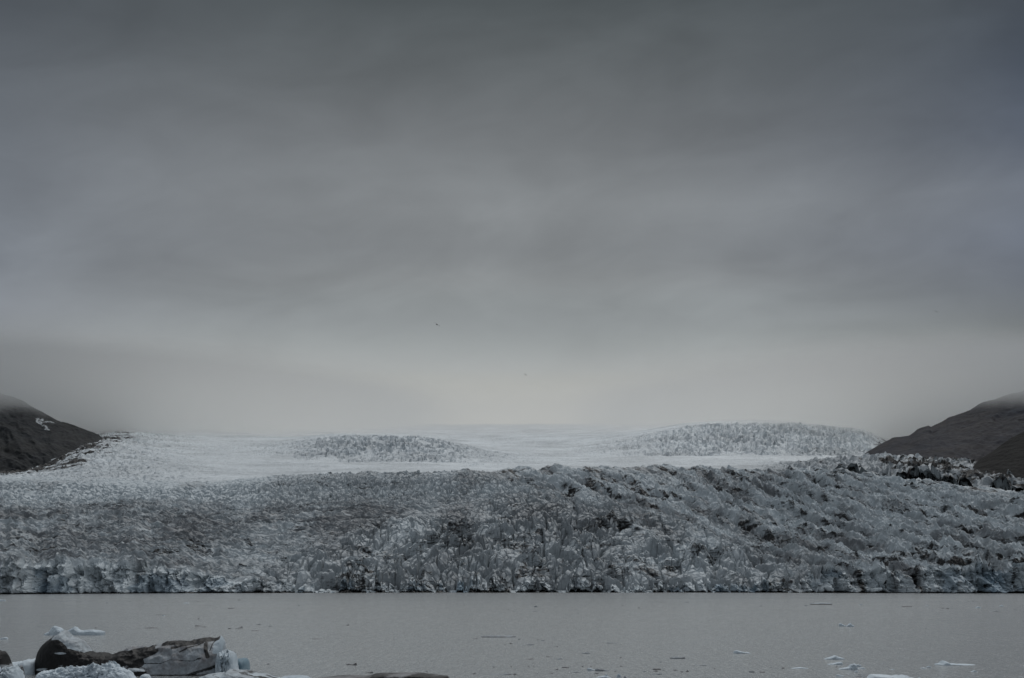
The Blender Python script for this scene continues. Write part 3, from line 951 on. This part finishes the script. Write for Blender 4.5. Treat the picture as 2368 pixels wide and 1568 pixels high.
single('iceberg', 'black rounded ice hump cut by the left edge of the picture', 'iceberg',
       [(-70, 2720), (-50, 2640), (-20, 2608), (0, 2605), (14, 2606), (22, 2618), (28, 2635), (34, 2652), (44, 2672), (56, 2700), (60, 2720)], 144.0, 1.8, M_berg, 41,
       P_(0.6, 0, lambda px, py, d, z: 1.2 - 1.0 * sst(2648, 2662, py + 14 * d)), rough=0.25, facet=0.4)
single('ice_floe', 'flat white floe between the left-edge black hump and the largest iceberg', 'ice floe',
       [(34, 2668), (40, 2650), (60, 2648), (90, 2647), (110, 2640), (125, 2636), (140, 2638), (150, 2642), (158, 2665)], 150.5, 2.6, M_white, 43, P_(0.1, 0.05), q=0.5, rough=0.3)
crumb = []
rr = random.Random(5)
cx_ = [(145, 2720), (150, 2705), (160, 2692), (170, 2688), (195, 2687), (215, 2690), (235, 2686), (250, 2688), (270, 2683), (285, 2685), (300, 2684), (320, 2680), (334, 2679), (337, 2671), (347, 2671), (349, 2680),
       (362, 2685), (366, 2675), (375, 2673), (385, 2668), (395, 2671), (410, 2667), (422, 2668), (424, 2661), (440, 2660), (455, 2661), (458, 2676), (475, 2678), (490, 2680), (510, 2682), (520, 2690), (532, 2705), (545, 2720)]
single('ice_floe', 'crumbly white ice heap in front of the largest iceberg', 'ice floe', cx_, 138.5, 2.6, M_white, 47, P_(0.05, 0.08), rough=0.6, q=0.55, facet=0.5, fine=1.1)
single('ice_floe', 'crumbly pale ice heap in the bottom left corner', 'ice floe',
       [(-60, 2740), (-30, 2690), (0, 2688), (20, 2682), (45, 2672), (60, 2671), (72, 2678), (76, 2690), (82, 2705), (90, 2740)], 139.0, 2.4, M_white, 53, P_(0.1, 0.06), rough=0.6, facet=0.5, fine=1.0)
single('ice_block', 'grey dirty ice spike beside the bottom left ice heap', 'ice block',
       [(74, 2735), (76, 2676), (82, 2664), (88, 2661), (92, 2672), (94, 2690), (98, 2706), (102, 2735)], 140.5, 0.5, M_berg, 59, P_(0.9, 0, lambda px, py, d, z: 0.45 + 0.7 * d), rough=0.2, facet=0.5)
single('ice_block', 'small ribbed white ice knob between the crumbly heap and the striped floe', 'ice block',
       [(560, 2725), (562, 2708), (570, 2699), (582, 2695), (592, 2698), (600, 2708), (603, 2725)], 140.5, 0.9, M_white, 61, P_(0.3, 0.0), rough=0.12, q=0.45)


def stripes(px, py, d, z):
    return 0.52 * (0.5 + 0.5 * np.sin((py * 1.0 + px * -0.22 + 16 * d) / 2.6)) * sst(0.0, 0.2, z) + 0.25 * sst(930, 1090, px)


single('ice_floe', 'smooth floe with curved dirty grey stripes right of the largest iceberg', 'ice floe',
       [(795, 2722), (802, 2708), (830, 2698), (860, 2693), (905, 2690), (918, 2681), (926, 2676), (960, 2679), (990, 2683), (1010, 2690), (1035, 2695), (1060, 2697), (1085, 2705), (1110, 2712), (1130, 2725)],
       142.0, 3.4, M_berg, 67, P_(0.25, 0, stripes), rough=0.16, q=0.75)
single('ice_floe', 'low pale blue floe between the striped floe and the brown slab', 'ice floe',
       [(1115, 2725), (1130, 2706), (1165, 2703), (1200, 2703), (1225, 2706), (1250, 2725)], 142.5, 2.0, M_white, 71, P_(0.3, 0.2), rough=0.15)
single('iceberg', 'long low brown-grey dirty ice slab at the bottom edge', 'iceberg',
       [(1270, 2725), (1290, 2712), (1330, 2707), (1390, 2702), (1440, 2706), (1480, 2702), (1500, 2696), (1540, 2692), (1580, 2693), (1620, 2691), (1680, 2693), (1730, 2698), (1770, 2703), (1788, 2703), (1795, 2708), (1797, 2725)],
       143.5, 2.4, M_berg, 73, P_(1.2, 0, lambda px, py, d, z: 0.42 + 0.9 * d + 0.25 * sst(2690, 2700, py) * sst(1490, 1500, px)), rough=0.22, q=0.5)
single('ice_floe', 'white lumpy floe with a raised corner at the bottom edge on the right', 'ice floe',
       [(3470, 2725), (3478, 2708), (3488, 2699), (3510, 2698), (3560, 2702), (3585, 2706), (3600, 2701), (3612, 2705), (3619, 2700), (3621, 2708), (3640, 2712), (3655, 2725)],
       143.6, 2.2, M_white, 79, P_(0.12, 0.02), rough=0.25, q=0.5)

# --- named and small floes: (x0, x1, waterline y, height) in photo px, tone, label
#  tone: w white-blue, g grey, d dark
FLO = []


def crop(ox, sc, x0, x1, y, h, tone, label=None, prof=None):
    FLO.append((ox + x0 * sc, ox + x1 * sc, 2350 + y * sc, h * sc, tone, label, prof))


A1, A4 = 0.4645, 0.46284
crop(0, A1, -40, 70, 446, 17, 'w', 'white wedge-shaped floe cut by the left edge beside the two-humped ice', 'r')
crop(0, A1, -30, 50, 117, 13, 'w', 'pale floe cut by the left edge near the ice front', 'f')
crop(2000, A1, -170, 147, 429, 15, 'g', 'long pale grey floe in mid-water near the centre of the lagoon', 'f')
crop(2000, A1, 917, 1043, 481, 9, 'g', 'long tapering grey floe right of the long pale mid-water floe', 'l')
crop(2000, A1, 697, 785, 569, 12, 'g', 'spindle-shaped grey floe above the big broken-backed floe', 'c')
crop(2000, A1, 185, 295, 496, 9, 'g', 'grey sliver with a thin left tail under the long pale blue floe', 'r')
crop(2000, A1, 458, 533, 618, 9, 'g', 'short grey floe with a blunt right end', 'r')
crop(2000, A1, 1460, 1597, 613, 16, 'g', 'even flat grey floe with square ends', 'f')
crop(2000, A1, 1668, 1782, 674, 10, 'g', 'thin light grey floe below the square-ended one', 'r')
crop(2000, A1, 2008, 2162, 568, 28, 'w', 'pale blue floe with thick left end and thin right tail', 'l')
crop(2000, A1, 748, 830, 714, 22, 'w', 'pale broken left piece touching the big thick grey floe', 'l')
crop(2000, A1, 815, 952, 719, 23, 'g', 'big thick grey floe with dark base near the bottom edge', 'l')
crop(2000, A1, 605, 708, 733, 9, 'g', 'thin grey floe left of the big thick grey floe', 'c')
crop(2000, A1, 530, 595, 692, 9, 'd', 'flat dark floe above the thin grey floe', 'f')
crop(2000, A1, -105, 110, 753, 12, 'g', 'long grey floe just right of the brown slab', 'r')
crop(2000, A1, 102, 152, 750, 9, 'd', 'dark cap of ice at the right tip of the long grey floe', 'c')
crop(2000, A1, 1292, 1397, 749, 10, 'g', 'grey floe with a dark lump at its right end', 'r')
crop(2000, A1, 1315, 1388, 709, 12, 'd', 'dark slab topmost in the cluster right of centre', 'f')
crop(2000, A1, 1313, 1357, 724, 9, 'd', 'small dark slab below the topmost one of the cluster', 'r')
crop(2000, A1, 1480, 1537, 713, 7, 'd', 'thin dark slab right of the dark cluster', 'c')
crop(2000, A1, 1598, 1628, 724, 13, 'd', 'small peaked dark chip right of the thin dark slab', 'c')
crop(2000, A1, 825, 960, 776, 14, 'w', 'low white ice patch at the bottom edge under the big thick grey floe', 'c')
crop(2000, A1, 896, 935, 770, 22, 'w', 'upright white lump standing behind the low white patch', 'c')
crop(2000, A1, 1000, 1045, 772, 32, 'w', 'roundest and tallest white lump at the bottom edge near centre', 'c')
crop(2000, A1, 1060, 1092, 778, 14, 'g', 'small grey lump right of the roundest white one', 'c')
crop(1000, A1, 828, 880, 667, 8, 'd', 'flat dark left half of the small dark berg above the brown slab', 'f')
crop(1000, A1, 866, 922, 668, 18, 'd', 'taller dark right half of the small dark berg above the brown slab', 'r')
crop(1000, A1, 533, 645, 444, 5, 'd', 'very thin dark streak of ice left of centre, thicker at its left end', 'l')
crop(1000, A1, 990, 1062, 737, 13, 'd', 'small low pointed floe touching the view of the brown slab', 'r')
crop(0, A1, 1235, 1372, 351, 8, 'd', 'long thin dark floe above the middle of the largest iceberg', 'c')
crop(0, A1, 1678, 1752, 333, 8, 'd', 'dark stepped sliver above the raised end of the largest iceberg', 'l')
crop(0, A1, 1738, 1780, 341, 5, 'd', 'short dark chip at the right foot of the stepped sliver', 'c')
crop(0, A1, 1674, 1698, 349, 5, 'd', 'tiny dark chip just below the stepped sliver', 'c')
crop(0, A1, 1317, 1442, 236, 4, 'd', 'thin dark line of ice above a small pale floe, left part of the lagoon', 'c')
crop(0, A1, 1393, 1425, 243, 7, 'w', 'small pale floe just under the thin dark line of ice', 'c')
crop(0, A1, 1570, 1634, 136, 6, 'w', 'pale thin floe nearest the ice front on the left', 'c')
crop(0, A1, 2022, 2098, 356, 5, 'd', 'thin dark sliver under a small dark lump, above the teal boulder', 'c')
crop(0, A1, 2055, 2090, 344, 8, 'd', 'small dark lump above the thin sliver and the teal boulder', 'r')
crop(3000, A4, 518, 710, 147, 15, 'F', 'long flat-topped floe with black underside near the right part of the ice front', 'f')
crop(3000, A4, 767, 835, 336, 26, 'w', 'leaning pale blade, left half of a two-piece berg in the right mid-water', 'l')
crop(3000, A4, 828, 903, 339, 28, 'w', 'grey pointed right half of the two-piece berg in the right mid-water', 'c')
crop(3000, A4, 635, 822, 622, 30, 'w', 'oval pale floe with a low hump, topmost of the right-hand group', 'c')
crop(3000, A4, 663, 802, 667, 22, 'w', 'thin floe with a knobbly right end below the oval one', 'r')
crop(3000, A4, 762, 940, 710, 48, 'w', 'floe with a tall rounded horn in the right-hand group', 'R')
crop(3000, A4, 905, 962, 684, 18, 'w', 'small flat floe behind the tall-horned one', 'f')
crop(3000, A4, 928, 1003, 702, 12, 'w', 'low pale sliver right of the tall-horned floe', 'c')
crop(3000, A4, 898, 938, 733, 12, 'w', 'small pale chip below the tall-horned floe', 'c')
crop(3000, A4, 350, 505, 701, 12, 'w', 'long thin pale floe left of the tall-horned one', 'c')
crop(3000, A4, 743, 822, 766, 14, 'w', 'small white floe left of the big white floe at the bottom edge', 'l')
crop(3000, A4, 935, 1030, 757, 8, 'g', 'upper grey plate behind the big white floe at the bottom edge', 'f')
crop(3000, A4, 915, 1035, 771, 8, 'g', 'lower grey plate behind the big white floe at the bottom edge', 'f')
crop(3000, A4, 1447, 1480, 788, 14, 'w', 'small white cap at the bottom edge right of the big white floe', 'c')
crop(3000, A4, 1598, 1943, 673, 34, 'w', 'longest white floe on the right, low with a hump near its left end', 'H')
crop(3000, A4, 1468, 1530, 699, 8, 'w', 'flat pale floe left of the longest white floe', 'c')
crop(3000, A4, 1520, 1568, 692, 15, 'w', 'two-knobbed white bit of ice left of the longest white floe', 'c')
crop(3000, A4, 1210, 1252, 710, 6, 'w', 'faint small pale chip between the horned floe and the longest white floe', 'c')
crop(3000, A4, 1905, 1968, 729, 12, 'w', 'oval pale floe under the right tip of the longest white floe', 'c')
crop(3000, A4, 1312, 1400, 168, 7, 'd', 'thin dark floe near the ice front, right of the long flat-topped one', 'f')
crop(3000, A4, 943, 970, 151, 9, 'w', 'tiny pale peak near the ice front, right of the long flat-topped floe', 'c')
crop(3000, A4, 1945, 2000, 178, 15, 'w', 'small white floe with a tall centre near the right ice front', 'c')
crop(3000, A4, 2150, 2198, 163, 11, 'w', 'small white tent-shaped floe close to the right edge', 'c')
crop(3000, A4, 2077, 2162, 208, 9, 'g', 'thin grey floe below the white tent-shaped one', 'c')
crop(3000, A4, 1690, 1725, 185, 9, 'd', 'small dark crumb right of the thin broken dark slivers near the right ice front', 'c')
crop(3000, A4, 1617, 1682, 180, 6, 'd', 'thin broken dark sliver near the right ice front', 'r')
crop(3000, A4, 1520, 1543, 160, 7, 'w', 'tiny pale crumb near the right ice front', 'c')
crop(3000, A4, 2260, 2310, 190, 6, 'g', 'thin grey floe nearest the right edge', 'c')
NBIG = len(FLO)
small = [(0, A1, s_) for s_ in [(640, 722, 120, 4), (915, 935, 134, 6), (1108, 1130, 121, 4), (1478, 1490, 134, 5), (2046, 2076, 109, 4), (1694, 1718, 122, 4), (1962, 2018, 181, 5), (1964, 1988, 355, 6),
                                (320, 400, 333, 4), (816, 832, 347, 5), (1704, 1716, 272, 9), (2196, 2212, 668, 4), (2298, 2322, 661, 5)]]
small += [(1000, A1, s_) for s_ in [(415, 440, 158, 5), (45, 93, 321, 6), (160, 199, 335, 5), (14, 78, 373, 4), (827, 854, 327, 7), (148, 170, 661, 5), (45, 56, 668, 4), (1240, 1253, 716, 5), (1512, 1533, 724, 5),
                                    (1735, 1746, 534, 5), (1906, 1944, 744, 6), (1917, 1974, 443, 4), (2310, 2328, 449, 7), (2236, 2267, 485, 8), (2189, 2206, 495, 5), (2222, 2242, 191, 4), (2255, 2300, 205, 4),
                                    (2093, 2108, 686, 5), (2244, 2256, 683, 5), (1563, 1569, 637, 6), (981, 990, 692, 5)]]
small += [(2000, A1, s_) for s_ in [(295, 322, 168, 9), (280, 352, 205, 4), (1042, 1062, 156, 5), (1188, 1214, 177, 5), (660, 682, 224, 4), (1372, 1396, 130, 4), (1565, 1626, 129, 5), (2232, 2256, 162, 6),
                                    (355, 386, 460, 6), (322, 340, 451, 5), (474, 500, 512, 6), (446, 454, 480, 5), (222, 298, 618, 6), (396, 456, 597, 4), (1034, 1047, 605, 6), (1370, 1392, 644, 7), (1842, 1858, 698, 6),
                                    (702, 719, 682, 7), (774, 792, 682, 6), (1033, 1068, 680, 5), (466, 502, 708, 7), (814, 850, 741, 6), (982, 1004, 722, 5), (436, 458, 740, 7), (320, 334, 741, 6), (242, 258, 683, 5),
                                    (283, 294, 680, 5), (1230, 1260, 725, 5), (1400, 1424, 713, 5), (1554, 1578, 729, 6), (2156, 2190, 730, 11), (2236, 2282, 732, 6), (2329, 2342, 688, 5), (595, 608, 685, 4)]]
small += [(3000, A4, s_) for s_ in [(80, 103, 162, 6), (470, 496, 157, 5), (1880, 1896, 121, 6), (1920, 1942, 121, 6), (1976, 1988, 140, 4), (1832, 1850, 180, 4), (1515, 1530, 353, 6), (736, 756, 686, 7), (272, 300, 699, 7),
                                    (175, 188, 690, 6), (-10, 40, 733, 9), (82, 132, 733, 7)]]
for ox, sc, (x0, x1, y, h) in small:
    crop(ox, sc, x0, x1, y, h, 'd' if (ox + x0) % 5 else 'g', None, 'clrf'[(x0 + y) % 4])

marks = [(640, 2710, 'largest iceberg'), (1560, 2700, 'brown slab'), (2000, 2549, 'long pale mid-water floe'), (2390, 2684, 'big thick grey floe'), (2960, 2613, 'pale blue floe with the thin right tail'),
         (3284, 2418, 'long flat-topped floe near the ice front'), (3400, 2678, 'tall-horned floe'), (3820, 2661, 'longest white floe on the right'), (3386, 2506, 'two-piece berg'),
         (600, 2512, 'long thin dark floe above the largest iceberg'), (2425, 2573, 'long tapering grey floe'), (2710, 2634, 'square-ended grey floe'), (1274, 2556, 'very thin dark streak of ice'),
         (275, 2538, 'two-humped ice'), (1407, 2658, 'small dark berg above the brown slab'), (970, 2670, 'teal ice boulder'), (2240, 2626, 'short blunt grey floe')]
used = set()
rnd = random.Random(11)
for i, (x0, x1, yw, h, tone, label, pk) in enumerate(FLO):
    Y = CAMH * F / (yw / 4 - HZ)
    mpp = Y / F / 4
    W_ = x1 - x0
    hh_ = h * (1.1 if label else 1.25)
    shape = {'f': [(0, 0), (.04, .75), (.2, .85), (.45, 1), (.7, .8), (.93, .9), (1, 0)],
             'l': [(0, 0), (.05, .8), (.18, 1), (.4, .75), (.65, .4), (.85, .3), (1, 0)],
             'r': [(0, 0), (.15, .3), (.4, .4), (.6, .75), (.8, 1), (.94, .85), (1, 0)],
             'c': [(0, 0), (.15, .4), (.35, .7), (.52, 1), (.7, .65), (.88, .4), (1, 0)],
             'R': [(0, 0), (.1, .15), (.35, .3), (.5, .45), (.62, .8), (.75, 1), (.84, .85), (.88, .4), (1, 0)],
             'H': [(0, 0), (.03, .45), (.14, .5), (.18, .85), (.22, 1), (.27, .8), (.31, .5), (.5, .45), (.65, .3), (.8, .28), (.97, .2), (1, 0)]}[pk or 'c']
    shape = [(a, b_ * (0.85 + 0.3 * rnd.random())) for a, b_ in shape]
    prof = [(x0 + a * W_, yw - b_ * hh_) for a, b_ in shape]
    b = max(0.12, min(W_ * mpp * 0.32, 2.2))
    mat = {'w': M_white, 'g': M_berg, 'd': M_berg, 'F': M_berg}[tone]
    if tone == 'w':
        pf = P_(0.2, 0.08)
    elif tone == 'g':
        pf = P_(0.75, 0.1)
    elif tone == 'F':
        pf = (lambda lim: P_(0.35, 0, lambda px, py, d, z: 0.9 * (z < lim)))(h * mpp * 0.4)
    else:
        pf = P_(1.4, 0, 0.42)
    short = {'l': 'left', 'r': 'right'}
    if label is None:
        cx, cy = (x0 + x1) / 2, yw
        best = sorted(marks, key=lambda m_: math.hypot(m_[0] - cx, (m_[1] - cy) * 3))
        tone_w = {'d': 'dark', 'g': 'grey'}[tone]
        if W_ > 22:
            kindw = 'thin %s ice sliver' % tone_w
        elif h > 3.2:
            kindw = 'stubby %s ice crumb' % tone_w
        elif W_ > 12:
            kindw = 'tiny flat %s chip' % tone_w
        else:
            kindw = '%s ice speck' % tone_w
        done = False
        for m_ in best:
            dx, dy = cx - m_[0], cy - m_[1]
            hor = 'left' if dx < 0 else 'right'
            ver = 'above' if dy < 0 else 'below'
            if abs(dy) * 4 < abs(dx):
                rel_ = 'directly %s of the' % hor
            elif abs(dx) < 60:
                rel_ = 'straight %s the' % ver
            else:
                rel_ = '%s and %s of the' % (ver, hor)
            near = 'close ' if math.hypot(dx, dy) < 120 else ('far ' if math.hypot(dx, dy) > 420 else '')
            label = '%s %s%s %s' % (kindw, near, rel_, m_[2])
            if len(label.split()) > 16:
                continue
            if label not in used:
                done = True
                break
        used.add(label)
    nm = 'iceberg' if h * mpp > 1.2 else 'ice_floe'
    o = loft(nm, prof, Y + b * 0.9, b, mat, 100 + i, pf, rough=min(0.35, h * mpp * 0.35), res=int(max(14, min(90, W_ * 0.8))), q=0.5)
    tag(o, label, 'iceberg' if nm == 'iceberg' else 'ice floe', 'small dark bits of floating ice' if i >= NBIG else None)


# ------------------------------------------------------------------ gulls
def gull_material(name, c):
    m = bpy.data.materials.new(name)
    m.use_nodes = True
    N = NT(m.node_tree)
    b = N.n('ShaderNodeBsdfPrincipled')
    n = N.noise(N.n('ShaderNodeTexCoord').outputs['Object'], 6.0, 3)
    N.l(N.mix(n, c, tuple(v * 1.4 for v in c)), b.inputs['Base Color'])
    b.inputs['Roughness'].default_value = 0.8
    N.l(b.outputs[0], N.n('ShaderNodeOutputMaterial').inputs[0])
    return m


M_gull = gull_material('gull_feathers', (0.012, 0.012, 0.013))


def gull(px, py, Y, yaw, bank, label, span=1.25):
    """one continuous body with neck, head, beak, tail and two bent tapering wings"""
    vs, fs = [], []
    secs = [(-0.36, 0.035, 0.012, 0.0), (-0.30, 0.055, 0.012, 0.0), (-0.20, 0.035, 0.03, 0.0), (-0.08, 0.062, 0.06, 0.0), (0.05, 0.07, 0.068, 0.0), (0.15, 0.055, 0.055, 0.005),
            (0.21, 0.036, 0.038, 0.015), (0.26, 0.035, 0.037, 0.02), (0.30, 0.022, 0.024, 0.018), (0.32, 0.009, 0.011, 0.012), (0.375, 0.003, 0.004, 0.0)]
    K = 10
    for (x, ry, rz, z) in secs:
        for k in range(K):
            a = 2 * math.pi * k / K
            vs.append((x, ry * math.cos(a), z + rz * math.sin(a)))
    for i in range(len(secs) - 1):
        for k in range(K):
            fs.append((i * K + k, i * K + (k + 1) % K, (i + 1) * K + (k + 1) % K, (i + 1) * K + k))
    fs.append(tuple(range(K))[::-1])
    fs.append(tuple((len(secs) - 1) * K + k for k in range(K)))
    for sgn in (-1, 1):
        ws = [(0.02, 0.11, -0.07, 0.02), (0.16, 0.13, -0.05, 0.085), (0.30, 0.14, -0.03, 0.11), (0.42, 0.08, -0.06, 0.09), (0.54, 0.0, -0.09, 0.05), (span / 2, -0.12, -0.14, 0.0)]
        base = len(vs)
        for (y, xf, xb, z) in ws:
            for (x, dz) in ((xf, 0), ((xf + xb) / 2, 0.012), (xb, 0), ((xf + xb) / 2, -0.006)):
                vs.append((x, sgn * y, z + dz))
        for i in range(len(ws) - 1):
            for k in range(4):
                q_ = (base + i * 4 + k, base + i * 4 + (k + 1) % 4, base + (i + 1) * 4 + (k + 1) % 4, base + (i + 1) * 4 + k)
                fs.append(q_ if sgn > 0 else q_[::-1])
        fs.append(tuple(base + (len(ws) - 1) * 4 + k for k in range(4)))
    me = bpy.data.meshes.new('gull')
    me.from_pydata(vs, [], fs)
    me.materials.append(M_gull)
    for p in me.polygons:
        p.use_smooth = True
    o = bpy.data.objects.new('gull', me)
    X, Z = wpt(px, py, Y)
    o.location = (X, Y, Z)
    o.rotation_euler = (math.radians(bank), math.radians(0), math.radians(yaw))
    COL.objects.link(o)
    tag(o, label, 'bird', 'gulls flying under the cloud')


gull(1748, 1299, 230, 62, 34, 'dark gull gliding left of centre high above the icefall')
gull(2102, 1499, 380, 55, 40, 'smallest and lowest dark gull just above the bright cloud band')
gull(3745, 1247, 290, 60, 30, 'dark gull gliding alone in the sky on the right')

# ------------------------------------------------------------------ low cloud bank and air
M_c = bpy.data.materials.new('cloud_vapour')
M_c.use_nodes = True
N = NT(M_c.node_tree)
v = N.n('ShaderNodeVolumePrincipled')
v.inputs['Color'].default_value = (1, 0.99, 0.965, 1)
v.inputs['Anisotropy'].default_value = 0.77
cp = N.n('ShaderNodeTexCoord').outputs['Object']
cx = N.n('ShaderNodeSeparateXYZ')
N.l(cp, cx.inputs[0])
wisp = N.noise(cp, 0.004, 4, 0.55)
wid = N.noise(cp, 0.0011, 2, 0.5)
h0 = N.m('ADD', N.m('MULTIPLY', N.m('SUBTRACT', wisp, 0.5), 70), N.m('MULTIPLY', N.m('SUBTRACT', wid, 0.5), 60))
side_ = N.m('MULTIPLY', N.m('POWER', N.m('DIVIDE', N.m('ABSOLUTE', cx.outputs[0]), 1000.0), 2.0), CLOUD_SIDE)
h0 = N.m('ADD', h0, N.m('MULTIPLY', N.m('DIVIDE', N.m('SUBTRACT', cx.outputs[1], 3500.0), 1400.0, clamp=True), 60.0))
h0 = N.m('ADD', N.m('ADD', h0, side_), N.m('SUBTRACT', cx.outputs[2], CLOUD_BASE))
low = N.m('DIVIDE', h0, 55.0, clamp=True)
low = N.m('MULTIPLY', low, low)
high = N.m('DIVIDE', N.m('SUBTRACT', N.m('ADD', 640.0, N.m('MULTIPLY', N.m('SUBTRACT', cx.outputs[1], 3700.0), 0.11, clamp=False)), cx.outputs[2]), 150.0, clamp=True)
near = N.m('DIVIDE', N.m('SUBTRACT', cx.outputs[1], 2500.0), 1100.0, clamp=True)
near = N.m('MULTIPLY', near, near)
far = N.m('DIVIDE', N.m('SUBTRACT', 9400.0, cx.outputs[1]), 1500.0, clamp=True)
dn = N.m('MULTIPLY', N.m('MULTIPLY', low, high), N.m('MULTIPLY', near, far))
sidef = N.m('ADD', 0.018, N.m('POWER', N.m('DIVIDE', N.m('ABSOLUTE', cx.outputs[0]), 1250.0), 3.7), clamp=True)
N.l(N.m('MULTIPLY', N.m('MULTIPLY', dn, sidef), CLOUD_DENS), v.inputs['Density'])
N.l(N.mix(N.m('POWER', N.m('DIVIDE', N.m('ABSOLUTE', cx.outputs[0]), 1250.0), 3.0, clamp=True), (1.0, 0.99, 0.965), (0.80, 0.82, 0.83)), v.inputs['Color'])
N.l(v.outputs[0], N.n('ShaderNodeOutputMaterial').inputs['Volume'])
M_c.cycles.volume_step_rate = 1.0

import bmesh
bm = bmesh.new()
bmesh.ops.create_cube(bm, size=1.0)
for vv_ in bm.verts:
    far_ = vv_.co.y > 0
    vv_.co = ((6000 if far_ else 2600) * (1 if vv_.co.x > 0 else -1), 9500 if far_ else 2500, (1290 if far_ else 700) if vv_.co.z > 0 else 330)
me = bpy.data.meshes.new('low_cloud')
bm.to_mesh(me)
me.materials.append(M_c)
lc = bpy.data.objects.new('low_cloud', me)
COL.objects.link(lc)
tag(lc, 'low grey cloud bank lying over the hill tops and upper icefield', 'cloud', kind='stuff')
